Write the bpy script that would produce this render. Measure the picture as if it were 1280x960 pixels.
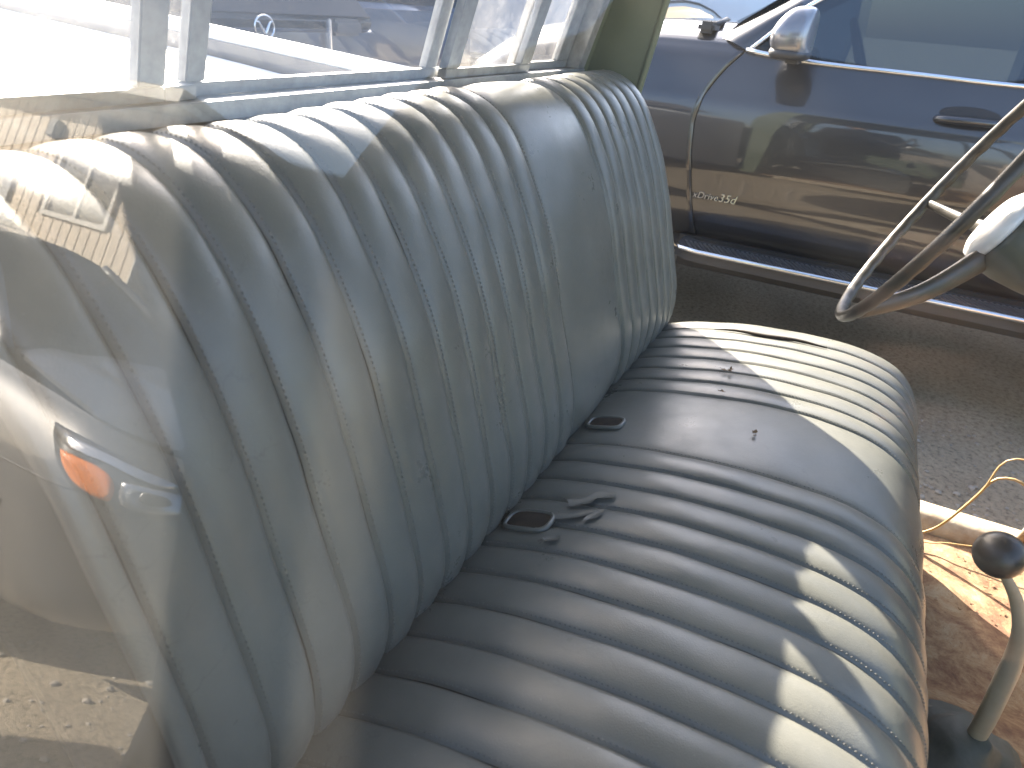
import bpy, bmesh, math, random
from mathutils import Vector, Matrix, noise
random.seed(7)
PI = math.pi
R = math.radians
SC = bpy.context.scene
for o in list(bpy.data.objects):
    bpy.data.objects.remove(o)
C = SC.collection

# ------------------------------------------------------------------ camera
CAMZ = 1.29
cam_d = bpy.data.cameras.new('camera')
cam = bpy.data.objects.new('camera', cam_d)
C.objects.link(cam)
c_right = Vector((0.44585727, -0.89149452, 0.08030449))
c_up = Vector((0.39046563, 0.27443843, 0.87876057))
c_fwd = Vector((0.80544887, 0.36044564, -0.47045834))
m = Matrix((c_right, c_up, -c_fwd)).transposed().to_4x4()
m.translation = Vector((0, 0, CAMZ))
cam.matrix_world = m
cam_d.sensor_width = 36.0
cam_d.lens = 36.0 * 887 / 1280
cam_d.clip_start = 0.02
cam_d.clip_end = 3000
cam_d.dof.use_dof = True
cam_d.dof.focus_distance = 1.25
cam_d.dof.aperture_fstop = 7.5
SC.camera = cam

# ------------------------------------------------------------------ light
SUN_AZ = 46.8     # from +x towards +y
SUN_EL = 30.5
w = bpy.data.worlds.new('World')
SC.world = w
w.use_nodes = True
nt = w.node_tree
nt.nodes.clear()
out = nt.nodes.new('ShaderNodeOutputWorld')
bg = nt.nodes.new('ShaderNodeBackground')
sky = nt.nodes.new('ShaderNodeTexSky')
sky.sky_type = 'NISHITA'
sky.sun_disc = False
sky.sun_elevation = R(SUN_EL)
sky.sun_rotation = R(90 - SUN_AZ)
sky.dust_density = 3.0
sky.air_density = 0.85
sky.ozone_density = 0.5
bg.inputs['Strength'].default_value = 0.115
nt.links.new(sky.outputs[0], bg.inputs['Color'])
nt.links.new(bg.outputs[0], out.inputs['Surface'])
sd = bpy.data.lights.new('sun', 'SUN')
sd.energy = 5.0
sd.angle = R(0.5)
sd.color = (1.0, 0.91, 0.78)
sun = bpy.data.objects.new('sun', sd)
C.objects.link(sun)
sdir = Vector((math.cos(R(SUN_EL)) * math.cos(R(SUN_AZ)), math.cos(R(SUN_EL)) * math.sin(R(SUN_AZ)), math.sin(R(SUN_EL))))
sun.rotation_euler = sdir.to_track_quat('Z', 'Y').to_euler()
sun.location = sdir * 40
SC.view_settings.view_transform = 'Standard'
SC.view_settings.look = 'None'
SC.view_settings.gamma = 1.0
SC.view_settings.use_curve_mapping = False
SC.view_settings.exposure = 2.78
SC.cycles.max_bounces = 8
SC.cycles.transparent_max_bounces = 16
SC.cycles.caustics_reflective = False
SC.cycles.caustics_refractive = False

# ------------------------------------------------------------------ materials
def newmat(name):
    mt = bpy.data.materials.new(name)
    mt.use_nodes = True
    nt = mt.node_tree
    nt.nodes.clear()
    o = nt.nodes.new('ShaderNodeOutputMaterial')
    return mt, nt, o

def N(nt, typ, **kw):
    n = nt.nodes.new(typ)
    for k, v in kw.items():
        if k in n.inputs:
            n.inputs[k].default_value = v
        else:
            setattr(n, k, v)
    return n

def coords(nt, kind='Object'):
    return nt.nodes.new('ShaderNodeTexCoord').outputs[kind]

def ramp(nt, fac, stops):
    r = nt.nodes.new('ShaderNodeValToRGB')
    el = r.color_ramp.elements
    while len(el) < len(stops):
        el.new(0.5)
    for e, (p, c) in zip(el, stops):
        e.position = p
        e.color = c if len(c) == 4 else (*c, 1)
    nt.links.new(fac, r.inputs['Fac'])
    return r.outputs['Color']

def mat(name, c1, c2=None, rough=0.5, rough2=None, metal=0.0, scale=8.0, bump=0.0, bscale=200.0, coat=0.0, spec=0.5, detail=6.0, lo=0.35, hi=0.65, bdist=0.002, sss=0):
    mt, nt, o = newmat(name)
    b = N(nt, 'ShaderNodeBsdfPrincipled')
    b.inputs['Metallic'].default_value = metal
    b.inputs['Coat Weight'].default_value = coat
    b.inputs['Coat Roughness'].default_value = 0.04
    b.inputs['Specular IOR Level'].default_value = spec
    b.inputs['Roughness'].default_value = rough
    co = coords(nt)
    if c2 is None:
        b.inputs['Base Color'].default_value = (*c1, 1)
    if c2 is not None or rough2 is not None:
        tx = N(nt, 'ShaderNodeTexNoise', Scale=scale, Detail=detail, Roughness=0.6)
        nt.links.new(co, tx.inputs['Vector'])
        if c2 is not None:
            nt.links.new(ramp(nt, tx.outputs['Fac'], [(lo, c1), (hi, c2)]), b.inputs['Base Color'])
        if rough2 is not None:
            mr = N(nt, 'ShaderNodeMapRange')
            mr.inputs['From Min'].default_value = lo
            mr.inputs['From Max'].default_value = hi
            mr.inputs['To Min'].default_value = rough
            mr.inputs['To Max'].default_value = rough2
            nt.links.new(tx.outputs['Fac'], mr.inputs['Value'])
            nt.links.new(mr.outputs[0], b.inputs['Roughness'])
    if bump:
        t2 = N(nt, 'ShaderNodeTexNoise', Scale=bscale, Detail=4.0)
        nt.links.new(co, t2.inputs['Vector'])
        bp = N(nt, 'ShaderNodeBump', Strength=bump, Distance=bdist)
        nt.links.new(t2.outputs['Fac'], bp.inputs['Height'])
        nt.links.new(bp.outputs[0], b.inputs['Normal'])
    nt.links.new(b.outputs[0], o.inputs['Surface'])
    return mt

def vinyl_mat():
    mt, nt, o = newmat('grey_vinyl')
    b = N(nt, 'ShaderNodeBsdfPrincipled')
    co = coords(nt)
    big = N(nt, 'ShaderNodeTexNoise', Scale=5.0, Detail=7.0, Roughness=0.65)
    nt.links.new(co, big.inputs['Vector'])
    base = ramp(nt, big.outputs['Fac'], [(0.3, (0.122, 0.124, 0.108)), (0.55, (0.154, 0.154, 0.134)), (0.8, (0.196, 0.193, 0.166))])
    # dust specks and pale scuffs
    sp = N(nt, 'ShaderNodeTexNoise', Scale=260.0, Detail=3.0, Roughness=0.7)
    nt.links.new(co, sp.inputs['Vector'])
    spm = ramp(nt, sp.outputs['Fac'], [(0.69, (0, 0, 0)), (0.76, (1, 1, 1))])
    mx = N(nt, 'ShaderNodeMix', data_type='RGBA')
    nt.links.new(spm, mx.inputs[0])
    nt.links.new(base, mx.inputs[6])
    mx.inputs[7].default_value = (0.26, 0.255, 0.23, 1)
    cr = N(nt, 'ShaderNodeTexVoronoi', Scale=24.0, feature='DISTANCE_TO_EDGE')
    wp = N(nt, 'ShaderNodeTexNoise', Scale=9.0, Detail=5.0, Roughness=0.6)
    nt.links.new(co, wp.inputs['Vector'])
    va = N(nt, 'ShaderNodeVectorMath', operation='MULTIPLY_ADD')
    nt.links.new(wp.outputs['Color'], va.inputs[0])
    va.inputs[1].default_value = (.12, .12, .12)
    nt.links.new(co, va.inputs[2])
    nt.links.new(va.outputs[0], cr.inputs['Vector'])
    crm = ramp(nt, cr.outputs['Distance'], [(0.0, (.55, .55, .55)), (0.022, (0, 0, 0))])
    pt = ramp(nt, wp.outputs['Fac'], [(0.54, (0, 0, 0)), (0.68, (1, 1, 1))])
    mk = N(nt, 'ShaderNodeMix', data_type='RGBA', blend_type='MULTIPLY')
    mk.inputs[0].default_value = 1.0
    nt.links.new(crm, mk.inputs[6])
    nt.links.new(pt, mk.inputs[7])
    mc = N(nt, 'ShaderNodeMix', data_type='RGBA')
    nt.links.new(mk.outputs[2], mc.inputs[0])
    nt.links.new(mx.outputs[2], mc.inputs[6])
    mc.inputs[7].default_value = (0.07, 0.07, 0.062, 1)
    nt.links.new(mc.outputs[2], b.inputs['Base Color'])
    rn = N(nt, 'ShaderNodeTexNoise', Scale=11.0, Detail=8.0, Roughness=0.7)
    nt.links.new(co, rn.inputs['Vector'])
    mr = N(nt, 'ShaderNodeMapRange')
    mr.inputs['From Min'].default_value = 0.3
    mr.inputs['From Max'].default_value = 0.7
    mr.inputs['To Min'].default_value = 0.25
    mr.inputs['To Max'].default_value = 0.42
    nt.links.new(rn.outputs['Fac'], mr.inputs['Value'])
    nt.links.new(mr.outputs[0], b.inputs['Roughness'])
    b.inputs['Specular IOR Level'].default_value = 0.6
    v = N(nt, 'ShaderNodeTexVoronoi', Scale=620.0)
    nt.links.new(co, v.inputs['Vector'])
    wr = N(nt, 'ShaderNodeTexNoise', Scale=34.0, Detail=5.0, Roughness=0.6, Distortion=0.6)
    nt.links.new(co, wr.inputs['Vector'])
    ad = N(nt, 'ShaderNodeMath', operation='MULTIPLY_ADD')
    nt.links.new(wr.outputs['Fac'], ad.inputs[0])
    ad.inputs[1].default_value = 3.0
    nt.links.new(v.outputs['Distance'], ad.inputs[2])
    bp = N(nt, 'ShaderNodeBump', Strength=0.16, Distance=0.0010)
    nt.links.new(ad.outputs[0], bp.inputs['Height'])
    nt.links.new(bp.outputs[0], b.inputs['Normal'])
    nt.links.new(b.outputs[0], o.inputs['Surface'])
    return mt

def glass_mat(name, dust=0.02, dust_hi=0.05, refl=1.9, tint=(1, 1, 1), dscale=14.0, speck=0.0, haze_fade=None):
    """A clear sheet: Schlick reflection, straight-through transmission and a film of dust."""
    mt, nt, o = newmat(name)
    geo = nt.nodes.new('ShaderNodeNewGeometry')
    dot = N(nt, 'ShaderNodeVectorMath', operation='DOT_PRODUCT')
    nt.links.new(geo.outputs['Normal'], dot.inputs[0])
    nt.links.new(geo.outputs['Incoming'], dot.inputs[1])
    ab = N(nt, 'ShaderNodeMath', operation='ABSOLUTE')
    nt.links.new(dot.outputs['Value'], ab.inputs[0])
    om = N(nt, 'ShaderNodeMath', operation='SUBTRACT')
    om.inputs[0].default_value = 1.0
    nt.links.new(ab.outputs[0], om.inputs[1])
    pw = N(nt, 'ShaderNodeMath', operation='POWER')
    nt.links.new(om.outputs[0], pw.inputs[0])
    pw.inputs[1].default_value = 5.0
    ma = N(nt, 'ShaderNodeMath', operation='MULTIPLY_ADD')
    nt.links.new(pw.outputs[0], ma.inputs[0])
    ma.inputs[1].default_value = 0.96 * refl
    ma.inputs[2].default_value = 0.042 * refl
    ma.use_clamp = True
    tr = N(nt, 'ShaderNodeBsdfTransparent')
    tr.inputs['Color'].default_value = (*tint, 1)
    gl = N(nt, 'ShaderNodeBsdfGlossy', Roughness=0.0)
    m1 = nt.nodes.new('ShaderNodeMixShader')
    nt.links.new(ma.outputs[0], m1.inputs['Fac'])
    nt.links.new(tr.outputs[0], m1.inputs[1])
    nt.links.new(gl.outputs[0], m1.inputs[2])
    tl = N(nt, 'ShaderNodeBsdfTranslucent')
    tl.inputs['Color'].default_value = (0.85, 0.82, 0.76, 1)
    df = N(nt, 'ShaderNodeBsdfDiffuse')
    df.inputs['Color'].default_value = (0.6, 0.57, 0.52, 1)
    m2 = nt.nodes.new('ShaderNodeMixShader')
    m2.inputs['Fac'].default_value = 0.35
    nt.links.new(tl.outputs[0], m2.inputs[1])
    nt.links.new(df.outputs[0], m2.inputs[2])
    tx = N(nt, 'ShaderNodeTexNoise', Scale=dscale, Detail=8.0, Roughness=0.7)
    nt.links.new(coords(nt), tx.inputs['Vector'])
    mr = N(nt, 'ShaderNodeMapRange')
    mr.inputs['From Min'].default_value = 0.35
    mr.inputs['From Max'].default_value = 0.7
    mr.inputs['To Min'].default_value = dust
    mr.inputs['To Max'].default_value = dust_hi
    nt.links.new(tx.outputs['Fac'], mr.inputs['Value'])
    fac = mr.outputs[0]
    if haze_fade:
        # milky haze painted in: the dust film thins towards the front of the pane
        sep = N(nt, 'ShaderNodeSeparateXYZ')
        nt.links.new(coords(nt), sep.inputs[0])
        mw = N(nt, 'ShaderNodeMapRange', interpolation_type='SMOOTHSTEP')
        mw.inputs['From Min'].default_value = haze_fade[0]
        mw.inputs['From Max'].default_value = haze_fade[1]
        mw.inputs['To Min'].default_value = haze_fade[2]
        mw.inputs['To Max'].default_value = 1.0
        nt.links.new(sep.outputs['Y'], mw.inputs['Value'])
        mm = N(nt, 'ShaderNodeMath', operation='MULTIPLY')
        nt.links.new(fac, mm.inputs[0])
        nt.links.new(mw.outputs[0], mm.inputs[1])
        fac = mm.outputs[0]
    if speck:
        t3 = N(nt, 'ShaderNodeTexNoise', Scale=190.0, Detail=4.0, Roughness=0.75)
        nt.links.new(coords(nt), t3.inputs['Vector'])
        m3 = N(nt, 'ShaderNodeMapRange')
        m3.inputs['From Min'].default_value = 0.56
        m3.inputs['From Max'].default_value = 0.72
        m3.inputs['To Min'].default_value = 0.0
        m3.inputs['To Max'].default_value = speck
        nt.links.new(t3.outputs['Fac'], m3.inputs['Value'])
        a2 = N(nt, 'ShaderNodeMath', operation='ADD')
        nt.links.new(fac, a2.inputs[0])
        nt.links.new(m3.outputs[0], a2.inputs[1])
        a2.use_clamp = True
        fac = a2.outputs[0]
    m4 = nt.nodes.new('ShaderNodeMixShader')
    nt.links.new(fac, m4.inputs['Fac'])
    nt.links.new(m1.outputs[0], m4.inputs[1])
    nt.links.new(m2.outputs[0], m4.inputs[2])
    nt.links.new(m4.outputs[0], o.inputs['Surface'])
    return mt

def rust_mat():
    mt, nt, o = newmat('rusty_floor_paint')
    b = N(nt, 'ShaderNodeBsdfPrincipled', Roughness=0.75)
    co = coords(nt)
    a = N(nt, 'ShaderNodeTexNoise', Scale=13.0, Detail=10.0, Roughness=0.78, Distortion=0.4)
    nt.links.new(co, a.inputs['Vector'])
    col = ramp(nt, a.outputs['Fac'], [(0.32, (0.08, 0.038, 0.022)), (0.44, (0.17, 0.088, 0.046)), (0.54, (0.28, 0.18, 0.095)), (0.68, (0.36, 0.29, 0.19))])
    s = N(nt, 'ShaderNodeTexNoise', Scale=120.0, Detail=5.0, Roughness=0.7)
    nt.links.new(co, s.inputs['Vector'])
    sm = ramp(nt, s.outputs['Fac'], [(0.57, (0, 0, 0)), (0.66, (.75, .75, .75))])
    mx = N(nt, 'ShaderNodeMix', data_type='RGBA')
    nt.links.new(sm, mx.inputs[0])
    nt.links.new(col, mx.inputs[6])
    mx.inputs[7].default_value = (0.14, 0.08, 0.045, 1)
    nt.links.new(mx.outputs[2], b.inputs['Base Color'])
    bp = N(nt, 'ShaderNodeBump', Strength=0.5, Distance=0.003)
    nt.links.new(s.outputs['Fac'], bp.inputs['Height'])
    nt.links.new(bp.outputs[0], b.inputs['Normal'])
    nt.links.new(b.outputs[0], o.inputs['Surface'])
    return mt

def ground_mat():
    mt, nt, o = newmat('dirt_ground')
    b = N(nt, 'ShaderNodeBsdfPrincipled', Roughness=0.95)
    co = coords(nt)
    a = N(nt, 'ShaderNodeTexNoise', Scale=0.9, Detail=10.0, Roughness=0.65)
    nt.links.new(co, a.inputs['Vector'])
    col = ramp(nt, a.outputs['Fac'], [(0.35, (0.27, 0.225, 0.165)), (0.55, (0.39, 0.325, 0.235)), (0.7, (0.46, 0.39, 0.29))])
    s = N(nt, 'ShaderNodeTexVoronoi', Scale=26.0, Randomness=1.0)
    s2 = N(nt, 'ShaderNodeTexNoise', Scale=48.0, Detail=6.0, Roughness=0.72)
    nt.links.new(co, s.inputs['Vector'])
    nt.links.new(co, s2.inputs['Vector'])
    sm = ramp(nt, s2.outputs['Fac'], [(0.34, (0.45, 0.45, 0.45)), (0.5, (1, 1, 1)), (0.72, (1.25, 1.25, 1.25))])
    mx = N(nt, 'ShaderNodeMix', data_type='RGBA', blend_type='MULTIPLY')
    mx.inputs[0].default_value = 1.0
    nt.links.new(col, mx.inputs[6])
    nt.links.new(sm, mx.inputs[7])
    nt.links.new(mx.outputs[2], b.inputs['Base Color'])
    bp = N(nt, 'ShaderNodeBump', Strength=0.8, Distance=0.02)
    nt.links.new(s2.outputs['Fac'], bp.inputs['Height'])
    nt.links.new(bp.outputs[0], b.inputs['Normal'])
    nt.links.new(b.outputs[0], o.inputs['Surface'])
    return mt

M = {}
M['vinyl'] = vinyl_mat()
M['core'] = mat('seat_core', (0.055, 0.058, 0.055), rough=0.7)
M['thread'] = mat('stitch_thread', (0.21, 0.205, 0.185), rough=0.8)
M['slot'] = mat('shaded_slot_felt', (0.045, 0.032, 0.022), (0.02, 0.016, 0.012), rough=0.95, scale=60)  # brown lining colour with the shade of the opening put in
M['olive'] = mat('olive_paint', (0.115, 0.145, 0.095), (0.145, 0.175, 0.12), rough=0.42, rough2=0.6, scale=6, bump=0.08, bscale=120)
M['alu'] = mat('window_aluminium', (0.42, 0.43, 0.43), (0.30, 0.30, 0.29), rough=0.42, rough2=0.6, metal=0.55, scale=30, bump=0.1, bscale=300)
M['rubber'] = mat('rubber', (0.028, 0.028, 0.027), (0.05, 0.048, 0.044), rough=0.7, scale=20, bump=0.2, bscale=160)
M['boot'] = mat('boot_rubber', (0.075, 0.078, 0.066), (0.12, 0.118, 0.10), rough=0.65, scale=20, bump=0.3, bscale=160)
M['rust'] = rust_mat()
M['sill'] = mat('worn_sill', (0.50, 0.44, 0.34), (0.30, 0.22, 0.14), rough=0.5, scale=22, bump=0.3, bscale=90)
M['lever'] = mat('lever_paint', (0.38, 0.345, 0.265), (0.31, 0.27, 0.20), rough=0.38, rough2=0.55, scale=14, bump=0.08)
M['knob'] = mat('knob_bakelite', (0.03, 0.029, 0.026), (0.055, 0.05, 0.042), rough=0.28, rough2=0.42, scale=30, bump=0.05)
M['wheel'] = mat('wheel_bakelite', (0.040, 0.035, 0.028), (0.062, 0.055, 0.044), rough=0.33, rough2=0.5, scale=24, bump=0.05)
M['hub'] = mat('hub_paint', (0.085, 0.088, 0.066), (0.11, 0.11, 0.085), rough=0.45, scale=16, bump=0.06)
M['horn'] = mat('horn_button', (0.72, 0.71, 0.69), (0.62, 0.60, 0.56), rough=0.3, scale=30)
M['doorglass'] = glass_mat('dusty_door_glass', 0.035, 0.065, 1.9, dscale=7.0, haze_fade=(-.22, .02, .12))
M['rearglass'] = glass_mat('dirty_rear_glass', 0.03, 0.10, 1.8, dscale=18.0, speck=0.14)
M['cleanglass'] = glass_mat('wiped_rear_glass', 0.006, 0.018, 1.8, dscale=9.0)
M['ground'] = ground_mat()
M['wire'] = mat('wire_insulation', (0.52, 0.36, 0.16), (0.42, 0.27, 0.11), rough=0.5, scale=60)
M['leaf'] = mat('dry_leaf', (0.10, 0.06, 0.03), (0.16, 0.10, 0.05), rough=0.8, scale=80)
M['cover'] = mat('white_bed_cover', (0.78, 0.77, 0.74), (0.66, 0.64, 0.60), rough=0.6, scale=5, bump=0.1, bscale=30)
M['suvpaint'] = mat('graphite_metallic_paint', (0.031, 0.031, 0.033), (0.037, 0.037, 0.039), rough=0.30, metal=0.30, scale=4, coat=1.0, bump=0.0)
M['suvplastic'] = mat('dark_trim_plastic', (0.035, 0.035, 0.037), rough=0.5)
M['mirrorcap'] = mat('skylit_mirror_paint', (0.20, 0.20, 0.21), (0.23, 0.23, 0.24), rough=.3, metal=.5, scale=4, coat=.8)  # body paint made lighter, with the sky's sheen put into the colour
M['chrome'] = mat('satin_chrome', (0.72, 0.73, 0.75), rough=0.22, metal=1.0)
M['tread'] = mat('running_board_rubber', (0.05, 0.05, 0.052), rough=0.5)
M['carglass'] = glass_mat('tinted_car_glass', 0.002, 0.006, 0.65, tint=(0.02, 0.028, 0.031))
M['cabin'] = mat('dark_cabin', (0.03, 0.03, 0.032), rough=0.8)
M['tyre'] = mat('tyre', (0.022, 0.022, 0.022), rough=0.85, bump=0.3, bscale=60)
M['rim'] = mat('alloy_rim', (0.5, 0.5, 0.52), rough=0.3, metal=0.9)
M['bluepaint'] = mat('dark_blue_paint', (0.020, 0.028, 0.055), (0.024, 0.033, 0.062), rough=0.35, metal=0.3, scale=4, coat=1.0)
M['greypaint'] = mat('gunmetal_paint', (0.075, 0.075, 0.077), (0.085, 0.085, 0.087), rough=0.42, metal=0.15, scale=4, coat=0.8)
M['blackpaint'] = mat('black_paint', (0.014, 0.015, 0.017), rough=0.35, coat=1.0)
M['silverpaint'] = mat('pale_blue_silver_paint', (0.50, 0.55, 0.62), (0.46, 0.51, 0.58), rough=0.35, metal=0.3, scale=4, coat=0.8)
M['amber'] = mat('amber_lens', (0.85, 0.23, 0.02), rough=0.15, coat=1.0)
M['clear'] = mat('lamp_reflector', (0.62, 0.64, 0.68), rough=0.18, metal=0.8)
M['lampdark'] = mat('lamp_surround', (0.05, 0.05, 0.055), rough=0.3, coat=0.6)
M['red'] = mat('red_lens', (0.25, 0.012, 0.012), rough=0.15, coat=1.0)
M['siding'] = mat('cream_siding', (0.62, 0.54, 0.43), (0.56, 0.485, 0.385), rough=0.7, scale=3, bump=0.15, bscale=40)
M['trim'] = mat('pale_trim', (0.60, 0.58, 0.53), (0.54, 0.52, 0.48), rough=0.6, scale=5)
M['railing'] = mat('grey_railing', (0.16, 0.16, 0.16), rough=0.5, metal=0.3)
M['blind'] = mat('window_blind', (0.40, 0.41, 0.42), (0.36, 0.37, 0.38), rough=0.7, scale=6)
M['housepane'] = glass_mat('house_glass', 0.01, 0.02, 2.2, tint=(0.5, 0.52, 0.54))
M['roofing'] = mat('brown_shingles', (0.075, 0.06, 0.05), (0.12, 0.10, 0.085), rough=0.9, scale=12, bump=0.4, bscale=30, bdist=0.01)
M['shed'] = mat('dark_shed_boards', (0.055, 0.047, 0.042), (0.075, 0.065, 0.058), rough=0.85, scale=4, bump=0.3, bscale=40)
M['bark'] = mat('bark', (0.09, 0.07, 0.05), (0.05, 0.04, 0.03), rough=0.95, scale=14, bump=0.6, bscale=30, bdist=0.02)
M['leafgreen'] = mat('tree_leaf', (0.035, 0.06, 0.022), (0.07, 0.10, 0.035), rough=0.6, scale=2.5)

# ------------------------------------------------------------------ helpers
def link(name, me, mt, parent=None, smooth=False):
    ob = bpy.data.objects.new(name, me)
    C.objects.link(ob)
    if mt is not None:
        me.materials.append(mt)
    if smooth:
        for p in me.polygons:
            p.use_smooth = True
    if parent is not None:
        ob.parent = parent
        base = parent
        off = Vector((0, 0, 0))
        while base is not None:
            off += base.location
            base = base.parent
        if off.length and not ob.get('_keep'):
            me.transform(Matrix.Translation(-off))
    return ob

def from_bm(name, bm, mt, parent=None, smooth=False):
    bmesh.ops.recalc_face_normals(bm, faces=bm.faces)
    me = bpy.data.meshes.new(name)
    bm.to_mesh(me)
    bm.free()
    return link(name, me, mt, parent, smooth)

def pyd(name, v, f, mt, parent=None, smooth=True):
    me = bpy.data.meshes.new(name)
    me.from_pydata([tuple(a) for a in v], [], f)
    me.update()
    return link(name, me, mt, parent, smooth)

def thing(name, label, cat, loc=(0, 0, 0), group=None):
    o = bpy.data.objects.new(name, None)
    o.empty_display_size = 0.1
    C.objects.link(o)
    o.location = loc
    tag(o, label, cat, group)
    return o

def tag(o, label, cat, group=None):
    o['label'] = label
    o['category'] = cat
    if group:
        o['group'] = group
    return o

def box(bm, lo, hi, bevel=0.0, mtx=None):
    lo = Vector(lo); hi = Vector(hi)
    r = bmesh.ops.create_cube(bm, size=1.0)
    vs = r['verts']
    c = (lo + hi) / 2
    s = hi - lo
    for v in vs:
        v.co = Vector((v.co.x * s.x, v.co.y * s.y, v.co.z * s.z)) + c
    if bevel:
        es = list({e for v in vs for e in v.link_edges})
        g = bmesh.ops.bevel(bm, geom=es, offset=bevel, segments=2, affect='EDGES')
        vs = list({v for f in g['faces'] for v in f.verts} | {v for v in vs if v.is_valid})
    if mtx is not None:
        for v in vs:
            v.co = mtx @ v.co
    return vs

def boxo(name, lo, hi, mt, parent=None, bevel=0.0, mtx=None):
    bm = bmesh.new()
    box(bm, lo, hi, bevel, mtx)
    return from_bm(name, bm, mt, parent)

def catmull(pts, n):
    P = [Vector(p) for p in pts]
    dense = []
    for i in range(len(P) - 1):
        p0 = P[max(i - 1, 0)]; p1 = P[i]; p2 = P[i + 1]; p3 = P[min(i + 2, len(P) - 1)]
        for k in range(12):
            t = k / 12
            dense.append(0.5 * ((2 * p1) + (p2 - p0) * t + (2 * p0 - 5 * p1 + 4 * p2 - p3) * t * t + (3 * p1 - p0 - 3 * p2 + p3) * t ** 3))
    dense.append(P[-1])
    L = [0.0]
    for a, b in zip(dense, dense[1:]):
        L.append(L[-1] + (b - a).length)
    res = []
    j = 0
    for i in range(n):
        d = L[-1] * i / (n - 1)
        while j < len(L) - 2 and L[j + 1] < d:
            j += 1
        k = (d - L[j]) / max(L[j + 1] - L[j], 1e-9)
        res.append(dense[j].lerp(dense[j + 1], k))
    return res

def tube(path, rad, seg=10, closed=False, cap=True, flat=None):
    """verts, faces of a tube along a list of points; rad a number or a function(i, angle)."""
    P = [Vector(p) for p in path]
    n = len(P)
    v = []; f = []
    up = None
    for i in range(n):
        if closed:
            t = (P[(i + 1) % n] - P[i - 1]).normalized()
        else:
            t = (P[min(i + 1, n - 1)] - P[max(i - 1, 0)]).normalized()
        if up is None:
            up = Vector((0, 0, 1)) if abs(t.z) < 0.9 else Vector((1, 0, 0))
        a = (up - t * up.dot(t)).normalized()
        b = t.cross(a)
        up = a
        for k in range(seg):
            th = 2 * PI * k / seg
            r = rad(i, th) if callable(rad) else (rad[i] if isinstance(rad, (list, tuple)) else rad)
            fl = 1.0 if flat is None else flat
            v.append(P[i] + a * (math.cos(th) * r) + b * (math.sin(th) * r * fl))
    for i in range(n if closed else n - 1):
        for k in range(seg):
            k2 = (k + 1) % seg
            i2 = (i + 1) % n
            f.append((i * seg + k, i * seg + k2, i2 * seg + k2, i2 * seg + k))
    if not closed and cap:
        f.append(tuple(range(seg))[::-1])
        f.append(tuple((n - 1) * seg + k for k in range(seg)))
    return v, f

def tubeo(name, path, rad, mt, parent=None, seg=10, closed=False, flat=None):
    v, f = tube(path, rad, seg, closed, flat=flat)
    return pyd(name, v, f, mt, parent)

def lathe(name, prof, origin, axis, mt, parent=None, seg=32, sx=1.0):
    """prof: list of (radius, height along axis)."""
    axis = Vector(axis).normalized()
    a = axis.orthogonal().normalized()
    b = axis.cross(a)
    o = Vector(origin)
    v = []; f = []
    for r, h in prof:
        for k in range(seg):
            th = 2 * PI * k / seg
            v.append(o + axis * h + a * (r * math.cos(th)) + b * (r * math.sin(th) * sx))
    for i in range(len(prof) - 1):
        for k in range(seg):
            k2 = (k + 1) % seg
            f.append((i * seg + k, i * seg + k2, (i + 1) * seg + k2, (i + 1) * seg + k))
    f.append(tuple(range(seg))[::-1])
    f.append(tuple((len(prof) - 1) * seg + k for k in range(seg)))
    return pyd(name, v, f, mt, parent)

def grid(fn, nu, nv):
    v = [fn(i / nu, j / nv) for i in range(nu + 1) for j in range(nv + 1)]
    f = [(i * (nv + 1) + j, (i + 1) * (nv + 1) + j, (i + 1) * (nv + 1) + j + 1, i * (nv + 1) + j + 1) for i in range(nu) for j in range(nv)]
    return v, f

def solid_sheet(name, fn, nu, nv, thick, mt, parent=None, smooth=True):
    """A sheet fn(u,v) given real thickness; thick is a vector or a number along the normal."""
    v, f = grid(fn, nu, nv)
    me = bpy.data.meshes.new(name)
    me.from_pydata([tuple(a) for a in v], [], f)
    me.update()
    bm = bmesh.new()
    bm.from_mesh(me)
    bpy.data.meshes.remove(me)
    bm.normal_update()
    if isinstance(thick, (int, float)):
        offs = [vv.normal.copy() * thick for vv in bm.verts]
    else:
        offs = [Vector(thick)] * len(bm.verts)
    bm.verts.ensure_lookup_table()
    top = list(bm.verts)
    bound = [e for e in bm.edges if e.is_boundary]
    nb = [bm.verts.new(vv.co + o) for vv, o in zip(top, offs)]
    idx = {vv: i for i, vv in enumerate(top)}
    for fc in list(bm.faces):
        bm.faces.new([nb[idx[vv]] for vv in reversed(fc.verts)])
    for e in bound:
        a, b = e.verts
        bm.faces.new((a, b, nb[idx[b]], nb[idx[a]]))
    ob = from_bm(name, bm, mt, parent, smooth)
    if smooth:
        try:
            ob.data.set_sharp_from_angle(angle=R(50))
        except Exception:
            pass
    return ob

def text(name, s, loc, rot, size, mt, parent, extrude=0.002, shear=0.0, space=1.0):
    cu = bpy.data.curves.new(name, 'FONT')
    cu.body = s
    cu.size = size
    cu.extrude = extrude
    cu.shear = shear
    cu.space_character = space
    tmp = bpy.data.objects.new(name + '_outline', cu)
    C.objects.link(tmp)
    dg = bpy.context.evaluated_depsgraph_get()
    me = bpy.data.meshes.new_from_object(tmp.evaluated_get(dg))
    bpy.data.objects.remove(tmp)
    me.materials.clear()
    me.materials.append(mt)
    ob = bpy.data.objects.new(name, me)
    C.objects.link(ob)
    ob.parent = parent
    ob.location = Vector(loc) - parent.location
    ob.rotation_euler = rot
    return ob

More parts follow.
